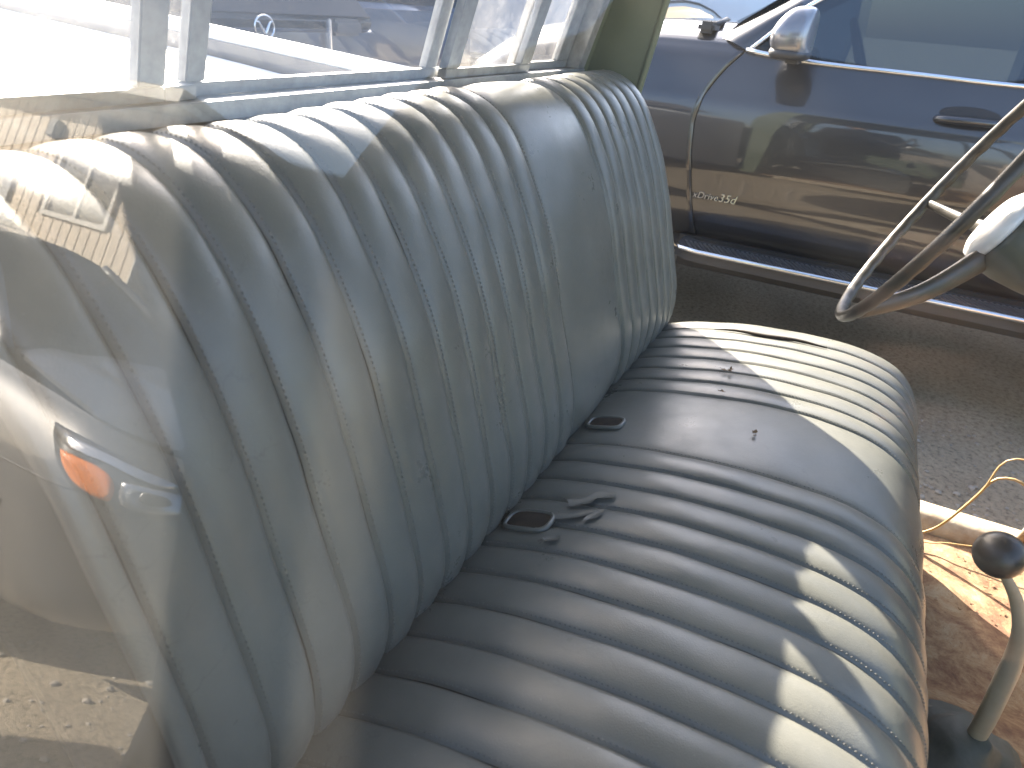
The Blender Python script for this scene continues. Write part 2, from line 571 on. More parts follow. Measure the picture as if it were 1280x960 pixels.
# ------------------------------------------------------------------ setting: ground
def ground_z(x, y):
    t = min(max((x - 5.0) / 1.3, 0), 1)
    return 0.42 * t * t * (3 - 2 * t) + 0.0
xs = sorted(set([-900, -300, -100, -40, -20, -12, -8, -6, -5, -4, -3, -2, -1, 0, 1, 2, 3, 4, 20, 40, 100, 300, 900] + [4.8 + 0.2 * i for i in range(10)]))
ys = [-900, -300, -100, -40, -20, -10, -5, 0, 2, 4, 6, 8, 10, 20, 40, 100, 300, 900]
gv = [(x, y, ground_z(x, y)) for x in xs for y in ys]
gf = [(i * len(ys) + j, (i + 1) * len(ys) + j, (i + 1) * len(ys) + j + 1, i * len(ys) + j + 1) for i in range(len(xs) - 1) for j in range(len(ys) - 1)]
g = pyd('ground', gv, gf, M['ground'])
g['kind'] = 'structure'

# small stones lying on the dirt: nobody could count them
bm = bmesh.new()
for i in range(1500):
    if random.random() < 0.72:
        x, y = random.uniform(1.55, 2.95), random.uniform(-1.6, 0.9)
    else:
        x, y = random.uniform(-2.6, -0.6), random.uniform(0.9, 2.6)
    s = random.choice([0.003, 0.004, 0.005, 0.006, 0.008, 0.012])
    r = bmesh.ops.create_icosphere(bm, subdivisions=1, radius=s)
    for v in r['verts']:
        v.co = Vector((v.co.x * random.uniform(.8, 1.5), v.co.y * random.uniform(.8, 1.4), v.co.z * random.uniform(.5, .9))) + Vector((x, y, s * 0.3))
M['stone'] = mat('small_stones', (0.24, 0.22, 0.19), (0.38, 0.35, 0.31), rough=0.9, scale=3)
st = from_bm('gravel', bm, M['stone'])
st['kind'] = 'stuff'

# ------------------------------------------------------------------ the old truck
truck = thing('pickup_truck', 'old olive pickup truck with a grey pleated vinyl bench seat and no driver door', 'truck', (0.86, 0.2, 0))

XL, XR = 0.19, 1.525          # ends of the bench
BACK = [(.41, .565), (.362, .612), (.328, .655), (.310, .702), (.310, .76), (.324, .82), (.341, .88), (.362, .955), (.389, 1.03), (.417, 1.09), (.442, 1.132), (.470, 1.161), (.503, 1.177), (.540, 1.180), (.572, 1.165), (.588, 1.12), (.588, 1.05)]
CUSH = [(.40, .625), (.345, .652), (.31, .668), (.265, .685), (.2, .702), (.11, .718), (.02, .726), (-.06, .726), (-.12, .717), (-.168, .697), (-.202, .665), (-.223, .62), (-.231, .565), (-.231, .5), (-.226, .42), (-.21, .36)]
NS = 56

class Strip:
    def __init__(self, pts, sign):
        self.p = catmull(pts, NS)
        self.n = []
        for i in range(NS):
            t = (self.p[min(i + 1, NS - 1)] - self.p[max(i - 1, 0)]).normalized()
            self.n.append(Vector((t.y, -t.x)) * sign)
    def at(self, x, i, h):
        # low, lazy sag of an old seat
        p = self.p[i]; n = self.n[i]
        sag = 0.0045 * noise.noise(Vector((x * 3.1, p.x * 4, p.y * 4))) + 0.0016 * noise.noise(Vector((x * 14, p.x * 16, p.y * 16 + 7)))
        q = p + n * (h + sag + .0045)
        if self is SB and q.y > 1.0:
            k = min(max((q.y - 1.0) / .15, 0), 1)
            q.y -= k * (.004 + .016 * min(max((.95 - x) / .65, 0), 1))
        return Vector((x, q.x, q.y))
    def s_of(self, y, zmin=0.6):
        best = min(range(NS), key=lambda i: abs(self.p[i].x - y) + (9 if self.p[i].y < zmin else 0))
        return best

SB = Strip(BACK, -1)
SCU = Strip(CUSH, 1)

def pleat_h(t, H, pw=0.62, skew=0.86):
    t = min(max(t, 0), 1) ** skew
    return H * (4 * t * (1 - t)) ** pw - 0.002

def end_fade(i, a=5, b=11):
    return min(1.0, 0.35 + 0.65 * i / a, 0.3 + 0.7 * (NS - 1 - i) / b)

def pleat(strip, xa, xb, H, name, parent, nt_=10, sway=0.0):
    ph = random.uniform(0, 50)
    def fn(u, v):
        i = int(round(v * (NS - 1)))
        wob = 0.0022 * noise.noise(Vector((ph, i * 0.13, 0)))
        x = xa + (xb - xa) * u + wob
        wr = 0.0011 * noise.noise(Vector((x * 30 + ph, i * 0.35, 3.3))) * math.sin(PI * u)
        return strip.at(x, i, pleat_h(u, H * end_fade(i)) + wr)
    # finer spacing near the seams where the vinyl turns under
    def fn2(u, v):
        uu = 0.5 - 0.5 * math.cos(PI * u)
        uu = 0.6 * uu + 0.4 * u
        return fn(uu, v)
    v, f = grid(fn2, nt_, NS - 1)
    if strip is SB:
        f = [t[::-1] for t in f]
    return pyd(name, v, f, M['vinyl'], parent)

def core(strip, name, back_off, parent):
    v = []; f = []
    nx = 40
    for k in range(nx + 1):
        x = XL + 0.002 + (XR - XL - 0.004) * k / nx
        for i in range(NS):
            v.append(strip.at(x, i, -0.008))
    for k in range(nx):
        for i in range(NS - 1):
            f.append((k * NS + i, (k + 1) * NS + i, (k + 1) * NS + i + 1, k * NS + i + 1))
    b0 = len(v)
    c0, c1 = strip.p[0], strip.p[-1]
    if strip is SCU:
        # the underside closes the cushion like a box
        loop = [(0.40, 0.40), (-.19, .36)]
        f.append([i for i in range(NS)][::-1])
        f.append([nx * NS + i for i in range(NS)])
    else:
        f.append([i for i in range(NS)])
        f.append([nx * NS + i for i in range(NS)][::-1])
    # closing face along the open side
    f.append([0 + k * NS for k in range(nx + 1)] + [k * NS + NS - 1 for k in range(nx, -1, -1)])
    return pyd(name, v, f, M['core'], parent)

backrest = core(SB, 'seat_backrest', 0.0, truck)
cushion = core(SCU, 'seat_cushion', 0.0, truck)

seams_b = [0.920 - 0.0545 * k for k in range(14)]
seams_b = [s for s in seams_b if s > 0.20][::-1]
seams_b = [XL] + seams_b
far_b = [1.162 + (XR - 1.162) * k / 7 for k in range(8)]
for a, b in zip(seams_b, seams_b[1:]):
    pleat(SB, a, b, 0.0082 * random.uniform(.92, 1.08), 'pleat', backrest)
for a, b in zip(far_b, far_b[1:]):
    pleat(SB, a, b, 0.0080 * random.uniform(.9, 1.1), 'pleat', backrest)
pleat(SB, 0.920, 1.162, 0.008, 'centre_panel', backrest, 16)

seams_c = [0.920 - 0.0565 * k for k in range(14)]
seams_c = [s for s in seams_c if s > 0.21][::-1]
seams_c = [XL] + seams_c
far_c = [1.140 + (XR - 1.140) * k / 7 for k in range(8)]
for a, b in zip(seams_c, seams_c[1:]):
    pleat(SCU, a, b, 0.0072 * random.uniform(.92, 1.08), 'pleat', cushion)
for a, b in zip(far_c, far_c[1:]):
    pleat(SCU, a, b, 0.0056 * random.uniform(.85, 1.1), 'pleat', cushion)
pleat(SCU, 0.920, 1.140, 0.007, 'centre_panel', cushion, 16)

def stitches(strip, seams, parent, side, hgt):
    v = []; f = []
    for s in seams:
        hh = hgt[0] if s < .915 else (.0012 if s < .93 else hgt[1])
        pts = [strip.at(s + side, i, hh * (.35 + .65 * end_fade(i))) for i in range(3, NS - 3)]
        nrm = [strip.n[i] for i in range(3, NS - 3)]
        step = 0.0056
        acc = 0.0
        for a, b, n in zip(pts, pts[1:], nrm):
            d = (b - a); L = d.length; d.normalize()
            n3 = Vector((0, n.x, n.y))
            q = acc
            while q < L:
                p = a + d * q
                h = len(v)
                t = d * 0.0018; sx = Vector((0.00045, 0, 0))
                v.extend([p - t - sx - n3 * .001, p - t + sx - n3 * .001, p + t + sx - n3 * .001, p + t - sx - n3 * .001, p - t * .5 + n3 * .0004, p + t * .5 + n3 * .0004])
                f.extend([(h, h + 1, h + 4), (h + 1, h + 2, h + 5, h + 4), (h + 2, h + 3, h + 5), (h + 3, h, h + 4, h + 5)])
                q += step
            acc = q - L
    o = pyd('stitching', v, f, M['thread'], parent, False)
    o['kind'] = 'stuff'
    return o
stitches(SB, seams_b[1:] + far_b[:-1], backrest, 0.0030, (.0036, .0034))
stitches(SCU, seams_c[1:] + far_c[:-1], cushion, 0.0030, (.0030, .0018))

# belt slots: raised rims, with a lining darkened for the shade inside
def cush_point(x, y, h=0.0):
    i = SCU.s_of(y)
    j = min(max(i + (1 if SCU.p[i].x > y else -1), 0), NS - 1)
    den = SCU.p[j].x - SCU.p[i].x
    t = 0 if abs(den) < 1e-6 else min(max((y - SCU.p[i].x) / den, 0), 1)
    return SCU.at(x, i, h).lerp(SCU.at(x, j, h), t)

def slot(x, y, wx, wy, yaw):
    ring = []
    for k in range(28):
        th = 2 * PI * k / 28
        cx_ = abs(math.cos(th)) ** 0.55 * (1 if math.cos(th) >= 0 else -1) * wx
        sy_ = abs(math.sin(th)) ** 0.55 * (1 if math.sin(th) >= 0 else -1) * wy
        dx = cx_ * math.cos(yaw) - sy_ * math.sin(yaw)
        dy = cx_ * math.sin(yaw) + sy_ * math.cos(yaw)
        ring.append(cush_point(x + dx, y + dy, 0.0068))
    rim = tubeo('belt_slot', ring, 0.0036, M['vinyl'], cushion, 8, True)
    c = sum(ring, Vector()) / len(ring)
    v = [p + Vector((0, 0, 0.0004)) for p in ring] + [c.lerp(p, .86) + Vector((0, 0, .0016)) for p in ring] + [c + Vector((0, 0, .0022))]
    n = len(ring)
    f = [(k, (k + 1) % n, n + (k + 1) % n, n + k) for k in range(n)] + [(n + k, n + (k + 1) % n, 2 * n) for k in range(n)]
    pyd('slot_lining', v, f, M['slot'], cushion)
slot(0.688, 0.262, 0.021, 0.029, 0.0)
slot(0.985, 0.262, 0.019, 0.027, 0.0)

# torn flaps of vinyl, curled at the edge
def flap(pts, lift):
    n = len(pts)
    v = []
    c = Vector((sum(p[0] for p in pts) / n, sum(p[1] for p in pts) / n))
    for px, py in pts:
        v.append(cush_point(px, py, 0.0088 + lift * .22 * random.uniform(.4, 1)))
    for px, py in pts:
        q = c.lerp(Vector((px, py)), .72)
        v.append(cush_point(q.x, q.y, 0.0086))
    v.append(cush_point(c.x, c.y, 0.0083))
    f = [(k, (k + 1) % n, n + (k + 1) % n, n + k) for k in range(n)] + [(n + k, n + (k + 1) % n, 2 * n) for k in range(n)]
    return pyd('torn_flap', v, f, M['vinyl'], cushion, True)
flap([(.728, .222), (.742, .20), (.757, .196), (.764, .176), (.778, .176), (.772, .20), (.752, .214), (.742, .232)], 0.006)
flap([(.694, .228), (.705, .205), (.722, .187), (.729, .189), (.715, .212), (.705, .235)], 0.004)
flap([(.645, .222), (.652, .208), (.662, .207), (.660, .216), (.652, .228)], 0.008)
flap([(.700, .195), (.712, .18), (.735, .176), (.730, .186), (.712, .194)], 0.004)
# split seam near the driver end
sp = [cush_point(1.455 + 0.004 * math.sin(k * .9), 0.19 - 0.02 * k, 0.0065) for k in range(12)]
tubeo('seam_split', sp, [0.0035 * math.sin(PI * (k + .3) / 12.3) + .0006 for k in range(12)], M['slot'], cushion, 6)

# --- cab shell
def lean(p):
    return p
ZW = 1.198      # bottom of the rear glass
def rear_y(z):   # rear wall leans forward with height
    return 0.600 - 0.30 * (z - 1.19) if z > 1.19 else 0.600 + 0.02 * (1.19 - z)
def wall_piece(name, x0, x1, z0, z1, mt, parent, th=0.025, nx=6, nz=6, dy=0.0, smooth=False):
    return solid_sheet(name, lambda u, v: Vector((x0 + (x1 - x0) * u, rear_y(z0 + (z1 - z0) * v) + dy, z0 + (z1 - z0) * v)), nx, nz, Vector((0, th, 0)), mt, parent, smooth)
WX0, WX1, WZ1 = 0.215, 1.487, 1.56
bm = bmesh.new()
def shell_box(bm, x0, x1, z0, z1, th=0.03):
    q = [Vector((x, rear_y(z) + d, z)) for d in (0.0, th) for z in (z0, z1) for x in (x0, x1)]
    vs = [bm.verts.new(p) for p in q]
    for idx in ((0, 1, 3, 2), (4, 6, 7, 5), (0, 4, 5, 1), (2, 3, 7, 6), (0, 2, 6, 4), (1, 5, 7, 3)):
        bm.faces.new([vs[i] for i in idx])
shell_box(bm, 0.14, 1.58, 0.33, 1.165)
shell_box(bm, 0.14, WX0 - .03, 1.165, 1.63)
shell_box(bm, WX1 + .03, 1.58, 1.165, 1.63)
shell_box(bm, WX0 - .03, WX1 + .03, WZ1 + .03, 1.63)
rear_wall = from_bm('rear_wall', bm, M['olive'], truck)
# window frame of aluminium, with two sliding sashes
bm = bmesh.new()
def bar(bm, x0, x1, z0, z1, y0=-0.016, y1=0.03, slant=0.0):
    q = []
    for d in (y0, y1):
        for z in (z0, z1):
            for x in (x0, x1):
                q.append(Vector((x, rear_y(z) + d, z)))
    vs = [bm.verts.new(p) for p in q]
    fs = [bm.faces.new([vs[i] for i in idx]) for idx in ((0, 1, 3, 2), (4, 6, 7, 5), (0, 4, 5, 1), (2, 3, 7, 6), (0, 2, 6, 4), (1, 5, 7, 3))]
    bmesh.ops.bevel(bm, geom=list({e for f in fs for e in f.edges}), offset=0.0012, segments=2, affect='EDGES')
bar(bm, WX0 - .035, WX1 + .035, 1.166, 1.184, -.020, .034)
bar(bm, WX0 - .035, WX0, 1.1845, WZ1, -.018, .034)
bar(bm, WX1, WX1 + .035, 1.1845, WZ1, -.018, .034)
bar(bm, WX0 - .035, WX1 + .035, WZ1 + .0005, WZ1 + .03, -.020, .034)
wf = from_bm('rear_window', bm, M['alu'], truck)
def sash(x0, x1, wl, wr, d):
    bm = bmesh.new()
    bar(bm, x0, x1, 1.185, ZW, d, d + .014)
    bar(bm, x0, x0 + wl, ZW + .0005, WZ1 - .0125, d, d + .014)
    bar(bm, x1 - wr, x1, ZW + .0005, WZ1 - .0125, d, d + .014)
    bar(bm, x0, x1, WZ1 - .012, WZ1 - .001, d, d + .014)
    return from_bm('sash', bm, M['alu'], wf)
sash(WX0 + .001, 0.4864, .02, .029, -.008)
bm = bmesh.new(); bar(bm, 0.4866, 0.5238, 1.1845, ZW, -.006, .022); from_bm('sash_rail', bm, M['alu'], wf)
bm = bmesh.new(); bar(bm, .9505, 1.017, 1.1842, ZW - .001, .0245, .030); from_bm('sash_rail', bm, M['alu'], wf)
sash(0.524, 0.9788, .024, .028, .009)
sash(0.979, 1.270, .038, .038, -.008)
sash(1.235, WX1 - .001, .02, .055, .009)
def pane(x0, x1, d, gm='rearglass'):
    bmg = bmesh.new()
    q = [Vector((x, rear_y(z) + d, z)) for z in (ZW, WZ1 - .012) for x in (x0, x1)]
    vs = [bmg.verts.new(p) for p in q]
    bmg.faces.new([vs[i] for i in (0, 1, 3, 2)])
    return from_bm('glass_pane', bmg, M[gm], wf)
pane(WX0 + .021, 0.457, 0.0)
pane(0.4865, 0.5235, 0.017)
pane(0.548, 0.951, .016, 'cleanglass')
pane(1.017, 1.232, 0.0)
pane(1.273, 1.432, .016)
# rubber seal under the frame
sv = [Vector((0.16 + 1.40 * k / 12, rear_y(1.155) - 0.006, 1.1575)) for k in range(13)]
tubeo('window_seal', sv, 0.0075, M['rubber'], truck, 8)

# door pillar at the driver side, between rear wall and door opening
def pillar_sheet(name, x, sgn):
    def fn(u, v):
        z = 0.33 + 1.34 * v
        y0 = rear_y(z) + 0.012
        y1 = 0.470 - 0.17 * (z - 1.156) if z > 0.95 else 0.505 + 0.10 * (0.95 - z)
        return Vector((x, y0 + (y1 - y0) * u, z))
    return solid_sheet(name, fn, 4, 14, Vector((sgn * .010, 0, 0)), M['olive'], truck, False)
pil = pillar_sheet('door_pillar', 1.582, 1)
e = []
for k in range(15):
    z = 0.34 + 1.32 * k / 14
    y1 = 0.470 - 0.17 * (z - 1.156) if z > 0.95 else 0.505 + 0.10 * (0.95 - z)
    e.append(Vector((1.584, y1 + .006, z)))
tubeo('weather_strip', e, 0.0065, M['olive'], pil, 8)
pillar_sheet('door_pillar', 0.138, -1)
# roof, front pillars, cowl and bonnet, doors: mostly outside the picture
def roof_fn(u, v):
    x = 0.13 + 1.47 * u
    y = -0.62 + 1.12 * v
    return Vector((x, y, 1.66 + 0.07 * math.sin(PI * u) ** .6 * math.sin(PI * min(max(v, .02), .98)) ** .5))
solid_sheet('roof', roof_fn, 12, 10, Vector((0, 0, .02)), M['olive'], truck)
for x in (0.125, 1.60):
    tubeo('front_pillar', [(x, -1.0, 1.02), (x, -.83, 1.32), (x, -.62, 1.66)], .032, M['olive'], truck, 10)
boxo('dashboard', (0.14, -1.04, .78), (1.58, -.80, 1.02), M['olive'], truck, .03)
boxo('firewall', (0.10, -1.10, .33), (1.62, -1.045, 1.03), M['olive'], truck, .01)
def bonnet(u, v):
    x = 0.10 + 1.52 * u; y = -2.35 + 1.24 * v
    return Vector((x, y, .93 + .11 * math.sin(PI * u) ** .7 + .05 * v))
solid_sheet('bonnet', bonnet, 14, 8, Vector((0, 0, -.02)), M['olive'], truck)
for x0, x1 in ((-.02, .14), (1.58, 1.74)):
    boxo('front_fender', (x0, -2.4, .42), (x1, -1.02, .95), M['olive'], truck, .06)
boxo('front_grille', (0.145, -2.42, .45), (1.575, -2.36, .92), M['olive'], truck, .02)
# floor with a tunnel
def floor_fn(u, v):
    x = 0.14 + 1.42 * u
    y = -1.04 + 1.64 * v
    h = 0.085 * math.exp(-((x - .86) / .19) ** 4)
    toe = max(0, -.62 - y) * .35
    rib = 0.004 * (math.sin(x * 60) if x > 1.12 else 0)
    return Vector((x, y, .325 + h + toe + rib * .5 + .003 * noise.noise(Vector((x * 9, y * 9, 0)))))
solid_sheet('cab_floor', floor_fn, 60, 50, Vector((0, 0, -.02)), M['rust'], truck)
# door sill plates
def sill_fn(u, v):
    y = -1.0 + 1.45 * v
    x = 1.5635 + .085 * u
    z = .352 + .012 * math.sin(PI * u) + .002 * noise.noise(Vector((x * 20, y * 11, 0)))
    if u == 0: z = .330
    return Vector((x, y, z))
solid_sheet('door_sill', sill_fn, 6, 40, Vector((0, 0, -.09)), M['sill'], truck)
solid_sheet('door_sill', lambda u, v: Vector((.09 + .045 * u, -1.0 + 1.45 * v, .352 + .01 * math.sin(PI * u))), 4, 10, Vector((0, 0, -.09)), M['sill'], truck)
# rusty kick panel ahead of the door opening
def kick(u, v):
    z = .345 + .66 * v
    y = -.515 - .10 * v - .5 * u
    return Vector((1.578 + .012 * math.sin(9 * u), y, z))
solid_sheet('kick_panel', kick, 8, 8, Vector((.03, 0, 0)), M['rust'], truck)
ek = [Vector((1.574, -.508 - .10 * k / 10, .35 + .66 * k / 10)) for k in range(11)]
tubeo('door_edge_trim', ek, .008, M['sill'], truck, 8)
# a flake of paint and grit on the floor near the sill
bm = bmesh.new()
for k in range(40):
    x = random.uniform(1.20, 1.55); y = random.uniform(-.60, -.28)
    s = random.uniform(.0015, .004)
    mm = Matrix.Translation((x, y, .331)) @ Matrix.Rotation(random.uniform(0, 6), 4, 'Z')
    box(bm, (-s, -s * .6, 0), (s, s * .6, s * .4), 0, mm)
gr = from_bm('floor_grit', bm, M['rust'], truck); gr['kind'] = 'stuff'

# gear lever
lv = [(.868, -.345, .415), (.852, -.338, .47), (.834, -.331, .53), (.818, -.321, .61), (.806, -.313, .66), (.790, -.299, .715), (.772, -.275, .765), (.756, -.251, .80), (.748, -.238, .82)]
lvp = catmull(lv, 30)
rads = [.0098 - .0012 * (k / 29) - .0050 * max(0, (k - 15) / 14) for k in range(30)]
lever = tubeo('gear_lever', lvp, rads, M['lever'], truck, 18, flat=1.25)
kp = []
for k in range(17):
    a = -PI / 2 + PI * k / 16
    kp.append((max(.0245 * math.cos(a), .0005), .0235 * math.sin(a)))
kn = lathe('knob', kp, (.742, -.232, .833), (-.35, .35, .87), M['knob'], lever, 32)
bp = [(r * .98, h * 1.05) for r, h in [(.105, .0), (.104, .012), (.092, .016), (.088, .028), (.078, .031), (.074, .044), (.062, .047), (.058, .060), (.046, .063), (.042, .074), (.034, .080), (.027, .090)]]
bv = []
bt = lathe('boot', bp, (.850, -.328, .402), (-.18, .05, .98), M['boot'], lever, 36)
for v in bt.data.vertices:
    n_ = noise.noise(Vector(v.co) * 26)
    v.co += Vector((n_, noise.noise(Vector(v.co) * 26 + Vector((9, 0, 0))), n_ * .5)) * .010

# steering wheel
WC = Vector((1.09, -.114, 1.118)); WR = .200
wn = Vector((math.sin(.122) * .3, math.sin(1.113), math.cos(1.113))).normalized()
wa = wn.cross(Vector((1, 0, 0))).normalized()
wb = wn.cross(wa)
NW = 240
path = [WC + wa * (WR * math.cos(2 * PI * k / NW)) + wb * (WR * math.sin(2 * PI * k / NW)) for k in range(NW)]
def rim_mesh():
    v = []; f = []
    seg = 14
    for k in range(NW):
        th = 2 * PI * k / NW
        rd = (wa * math.cos(th) + wb * math.sin(th))
        for s in range(seg):
            ph = 2 * PI * s / seg
            wav = max(0.0, -math.cos(ph - .7))
            r = .0066 + .0016 * wav * (.5 + .5 * math.sin(40 * th)) + 0.0007
            v.append(WC + rd * WR + rd * (r * math.cos(ph)) + wn * (r * 1.12 * math.sin(ph)))
    for k in range(NW):
        for s in range(seg):
            f.append((k * seg + s, k * seg + (s + 1) % seg, ((k + 1) % NW) * seg + (s + 1) % seg, ((k + 1) % NW) * seg + s))
    return v, f
v, f = rim_mesh()
wheel = pyd('steering_wheel', v, f, M['wheel'], truck)
HUB = WC - wn * .085
def on_rim(th):
    return WC + wa * (WR * math.cos(th)) + wb * (WR * math.sin(th))
def spoke(th, w0=.018, w1=.010):
    a = HUB + wn * .006 + (on_rim(th) - WC) * .18
    b = on_rim(th)
    mid = a.lerp(b, .55) - wn * .012
    pts = catmull([a, mid, b], 14)
    return tubeo('spoke', pts, [w0 + (w1 - w0) * k / 13 for k in range(14)], M['wheel'], wheel, 12, flat=.6)
spoke(R(36))
spoke(R(284), .011, .0065)
spoke(R(160))
hub = lathe('hub', [(.034, -.11), (.040, -.085), (.048, -.05), (.053, -.018), (.053, .004), (.049, .012)], HUB, wn, M['hub'], wheel, 36)
lathe('horn_button', [(.0475, .0125), (.050, .019), (.047, .027), (.038, .032), (.022, .0345), (.004, .035)], HUB, wn, M['horn'], wheel, 36)
tubeo('steering_column', [HUB - wn * .098, HUB - wn * .35, HUB - wn * .72], .031, M['hub'], truck, 18)
boxo('column_collar', (-.04, -.04, -.03), (.04, .04, .03), M['hub'], truck, .012, Matrix.Translation(HUB - wn * .15) @ wn.to_track_quat('Z', 'Y').to_matrix().to_4x4())

# passenger door with its window glass, close in front of the lens
TAU = R(16.5)
gn = Vector((-math.cos(TAU), 0, math.sin(TAU)))
gx0 = .15
def glass_x(z):
    return gx0 + (z - CAMZ) * math.tan(TAU)
door = boxo('passenger_door', (-.02, -.62, .38), (.03, .50, .845), M['olive'], truck, .012)
bmg = bmesh.new()
q = [Vector((glass_x(z), y, z)) for z in (.85, 1.60) for y in (-.55, .455)]
vs = [bmg.verts.new(p) for p in q]
bmg.faces.new([vs[i] for i in (0, 1, 3, 2)])
from_bm('door_glass', bmg, M['doorglass'], door)
fr = [Vector((glass_x(.85) , .475, .85)), Vector((glass_x(1.2), .47, 1.2)), Vector((glass_x(1.58), .44, 1.58)), Vector((glass_x(1.635), .35, 1.635)), Vector((glass_x(1.64), 0, 1.64)), Vector((glass_x(1.635), -.42, 1.635)), Vector((glass_x(1.58), -.52, 1.58)), Vector((glass_x(1.2), -.57, 1.2)), Vector((glass_x(.85), -.58, .85))]
tubeo('window_frame', fr, .018, M['olive'], door, 10)

# the load bed behind the cab
boxo('bed_floor', (.12, .66, .62), (1.60, 2.95, .66), M['olive'], truck)
def rail_z(y): return 1.012 + .062 * (y - 0.66)
def bed_side(x0, x1):
    bm = bmesh.new()
    q = [Vector((x, y, z)) for y in (.665, 2.95) for x in (x0, x1) for z in (.45, rail_z(y) + .06)]
    vs = [bm.verts.new(p) for p in q]
    for idx in ((0, 1, 3, 2), (4, 6, 7, 5), (0, 4, 5, 1), (2, 3, 7, 6), (0, 2, 6, 4), (1, 5, 7, 3)):
        bm.faces.new([vs[i] for i in idx])
    o = from_bm('bed_side', bm, M['greypaint'], truck)
    xc = (x0 + x1) / 2
    tubeo('bed_rail', [(xc, .667, rail_z(.667) + .072), (xc, 1.8, rail_z(1.8) + .072), (xc, 2.95, rail_z(2.95) + .072)], .024, M['cover'], o, 12, flat=.6)
bed_side(1.585, 1.625)
bed_side(.095, .135)
boxo('tailgate', (.14, 2.955, .5), (1.58, 2.99, 1.16), M['olive'], truck, .006)
def cover_fn(u, v):
    x = .15 + 1.41 * u; y = .68 + 2.26 * v
    return Vector((x, y, rail_z(y) + .018 + .006 * noise.noise(Vector((x * 3, y * 3, 1)))))
solid_sheet('bed_cover', cover_fn, 14, 20, Vector((0, 0, -.012)), M['cover'], truck)
# wheels
def road_wheel(parent, c, r, wdt, axis=(1, 0, 0)):
    ax = Vector(axis)
    t = lathe('wheel', [(r * .62, -wdt * .5), (r * .93, -wdt * .5), (r, -wdt * .34), (r, wdt * .34), (r * .93, wdt * .5), (r * .62, wdt * .5)], c, ax, M['tyre'], parent, 40)
    lathe('wheel_rim', [(r * .60, -wdt * .44), (r * .56, -wdt * .30), (r * .2, -wdt * .40), (r * .18, wdt * .40), (r * .56, wdt * .30), (r * .60, wdt * .44)], c, ax, M['rim'], t, 40)
    return t
for x in (.10, 1.62):
    for y in (-1.75, 1.75):
        road_wheel(truck, (x, y, .36), .36, .19)

# loose wires hanging by the sill
def wire(name, label, pts, r):
    o = tubeo(name, catmull(pts, 40), r, M['wire'], None, 8)
    tag(o, label, 'wire', 'loose wires by the door sill')
    return o
wire('loose_wire', 'thicker tan wire looping up from the door sill beside the seat', [(1.5, -.29, .335), (1.5, -.344, .382), (1.5, -.382, .472), (1.5, -.399, .525), (1.5, -.419, .541), (1.5, -.45, .538), (1.51, -.50, .49), (1.52, -.56, .40), (1.53, -.62, .345)], .0028)
wire('loose_wire', 'thin tan wire arching highest above the door sill', [(1.497, -.300, .346), (1.496, -.345, .389), (1.497, -.388, .495), (1.498, -.397, .552), (1.5, -.405, .576), (1.5, -.431, .590), (1.51, -.49, .575), (1.52, -.58, .47), (1.53, -.66, .345)], .0019)
wire('loose_wire', 'fine tan wire lying flat along the door sill', [(1.49, -.30, .338), (1.50, -.346, .342), (1.502, -.371, .352), (1.51, -.422, .360), (1.53, -.50, .372), (1.55, -.58, .368)], .0015)

# dry scraps on the cushion
def scrap(x, y, s, seed, label):
    rnd = random.Random(seed)
    bm = bmesh.new()
    c = cush_point(x, y, .0072)
    for k in range(6):
        a = rnd.uniform(0, 6.28)
        d = Vector((math.cos(a), math.sin(a), rnd.uniform(.1, .7))) * s * rnd.uniform(.5, 1.0)
        p = Vector((-d.y, d.x, 0)) * rnd.uniform(.2, .45)
        q = c + Vector((rnd.uniform(-.4, .4) * s, rnd.uniform(-.4, .4) * s, .0006))
        vs = [bm.verts.new(t) for t in (q, q + d * .5 + p, q + d, q + d * .5 - p)]
        bm.faces.new(vs)
        vs2 = [bm.verts.new(t + Vector((0, 0, .0006))) for t in (q, q + d * .5 + p, q + d, q + d * .5 - p)]
        bm.faces.new(vs2[::-1])
    o = from_bm('leaf_scrap', bm, M['leaf'])
    tag(o, label, 'dry leaf', 'dry scraps on the seat cushion')
scrap(1.235, .118, .014, 3, 'largest crumpled brown scrap on the pleats near the sun edge')
scrap(1.017, .040, .008, 5, 'small dark scrap alone on the smooth centre panel of the cushion')
scrap(1.150, .115, .007, 9, 'tiny brown scrap at the edge of the smooth centre panel')

# ------------------------------------------------------------------ the graphite SUV beside the driver side
suv = thing('parked_suv', 'dark graphite suv with chrome window line parked alongside the driver side', 'suv', (3.85, 0, 0))
PROF = [(.50, .085), (.54, .055), (.60, .028), (.66, .012), (.72, .004), (.80, 0), (.88, 0), (.96, .004), (1.01, .010), (1.035, .016), (1.06, .027), (1.10, .041), (1.15, .060), (1.19, .077), (1.215, .092)]
def interp(tab, z):
    if z <= tab[0][0]: return tab[0][1]
    for (a, b), (c, d) in zip(tab, tab[1:]):
        if z <= c:
            return b + (d - b) * (z - a) / (c - a)
    return tab[-1][1]
def sx_(z, y):
    # soft crease line at 1.035 and a shallow scoop low on the door
    off = interp(PROF, z)
    off += .014 * math.exp(-((z - .70) / .07) ** 2) * (1 - .3 * math.sin(y * 2))
    curve = .018 * ((y + .4) / 2.2) ** 2
    return 2.897 + off + curve
BELT = [(-2.6, 1.24), (-1.2, 1.20), (-.39, 1.184), (-.1, 1.186), (.15, 1.187), (.3, 1.190), (.40, 1.196), (.505, 1.206)]
SEAM = [(.50, .555), (.55, .565), (.7, .60), (.85, .625), (.95, .635), (1.04, .622), (1.10, .592), (1.15, .560), (1.206, .512)]
def zz(v, ztop):
    t = v
    return .50 + (ztop - .50) * t
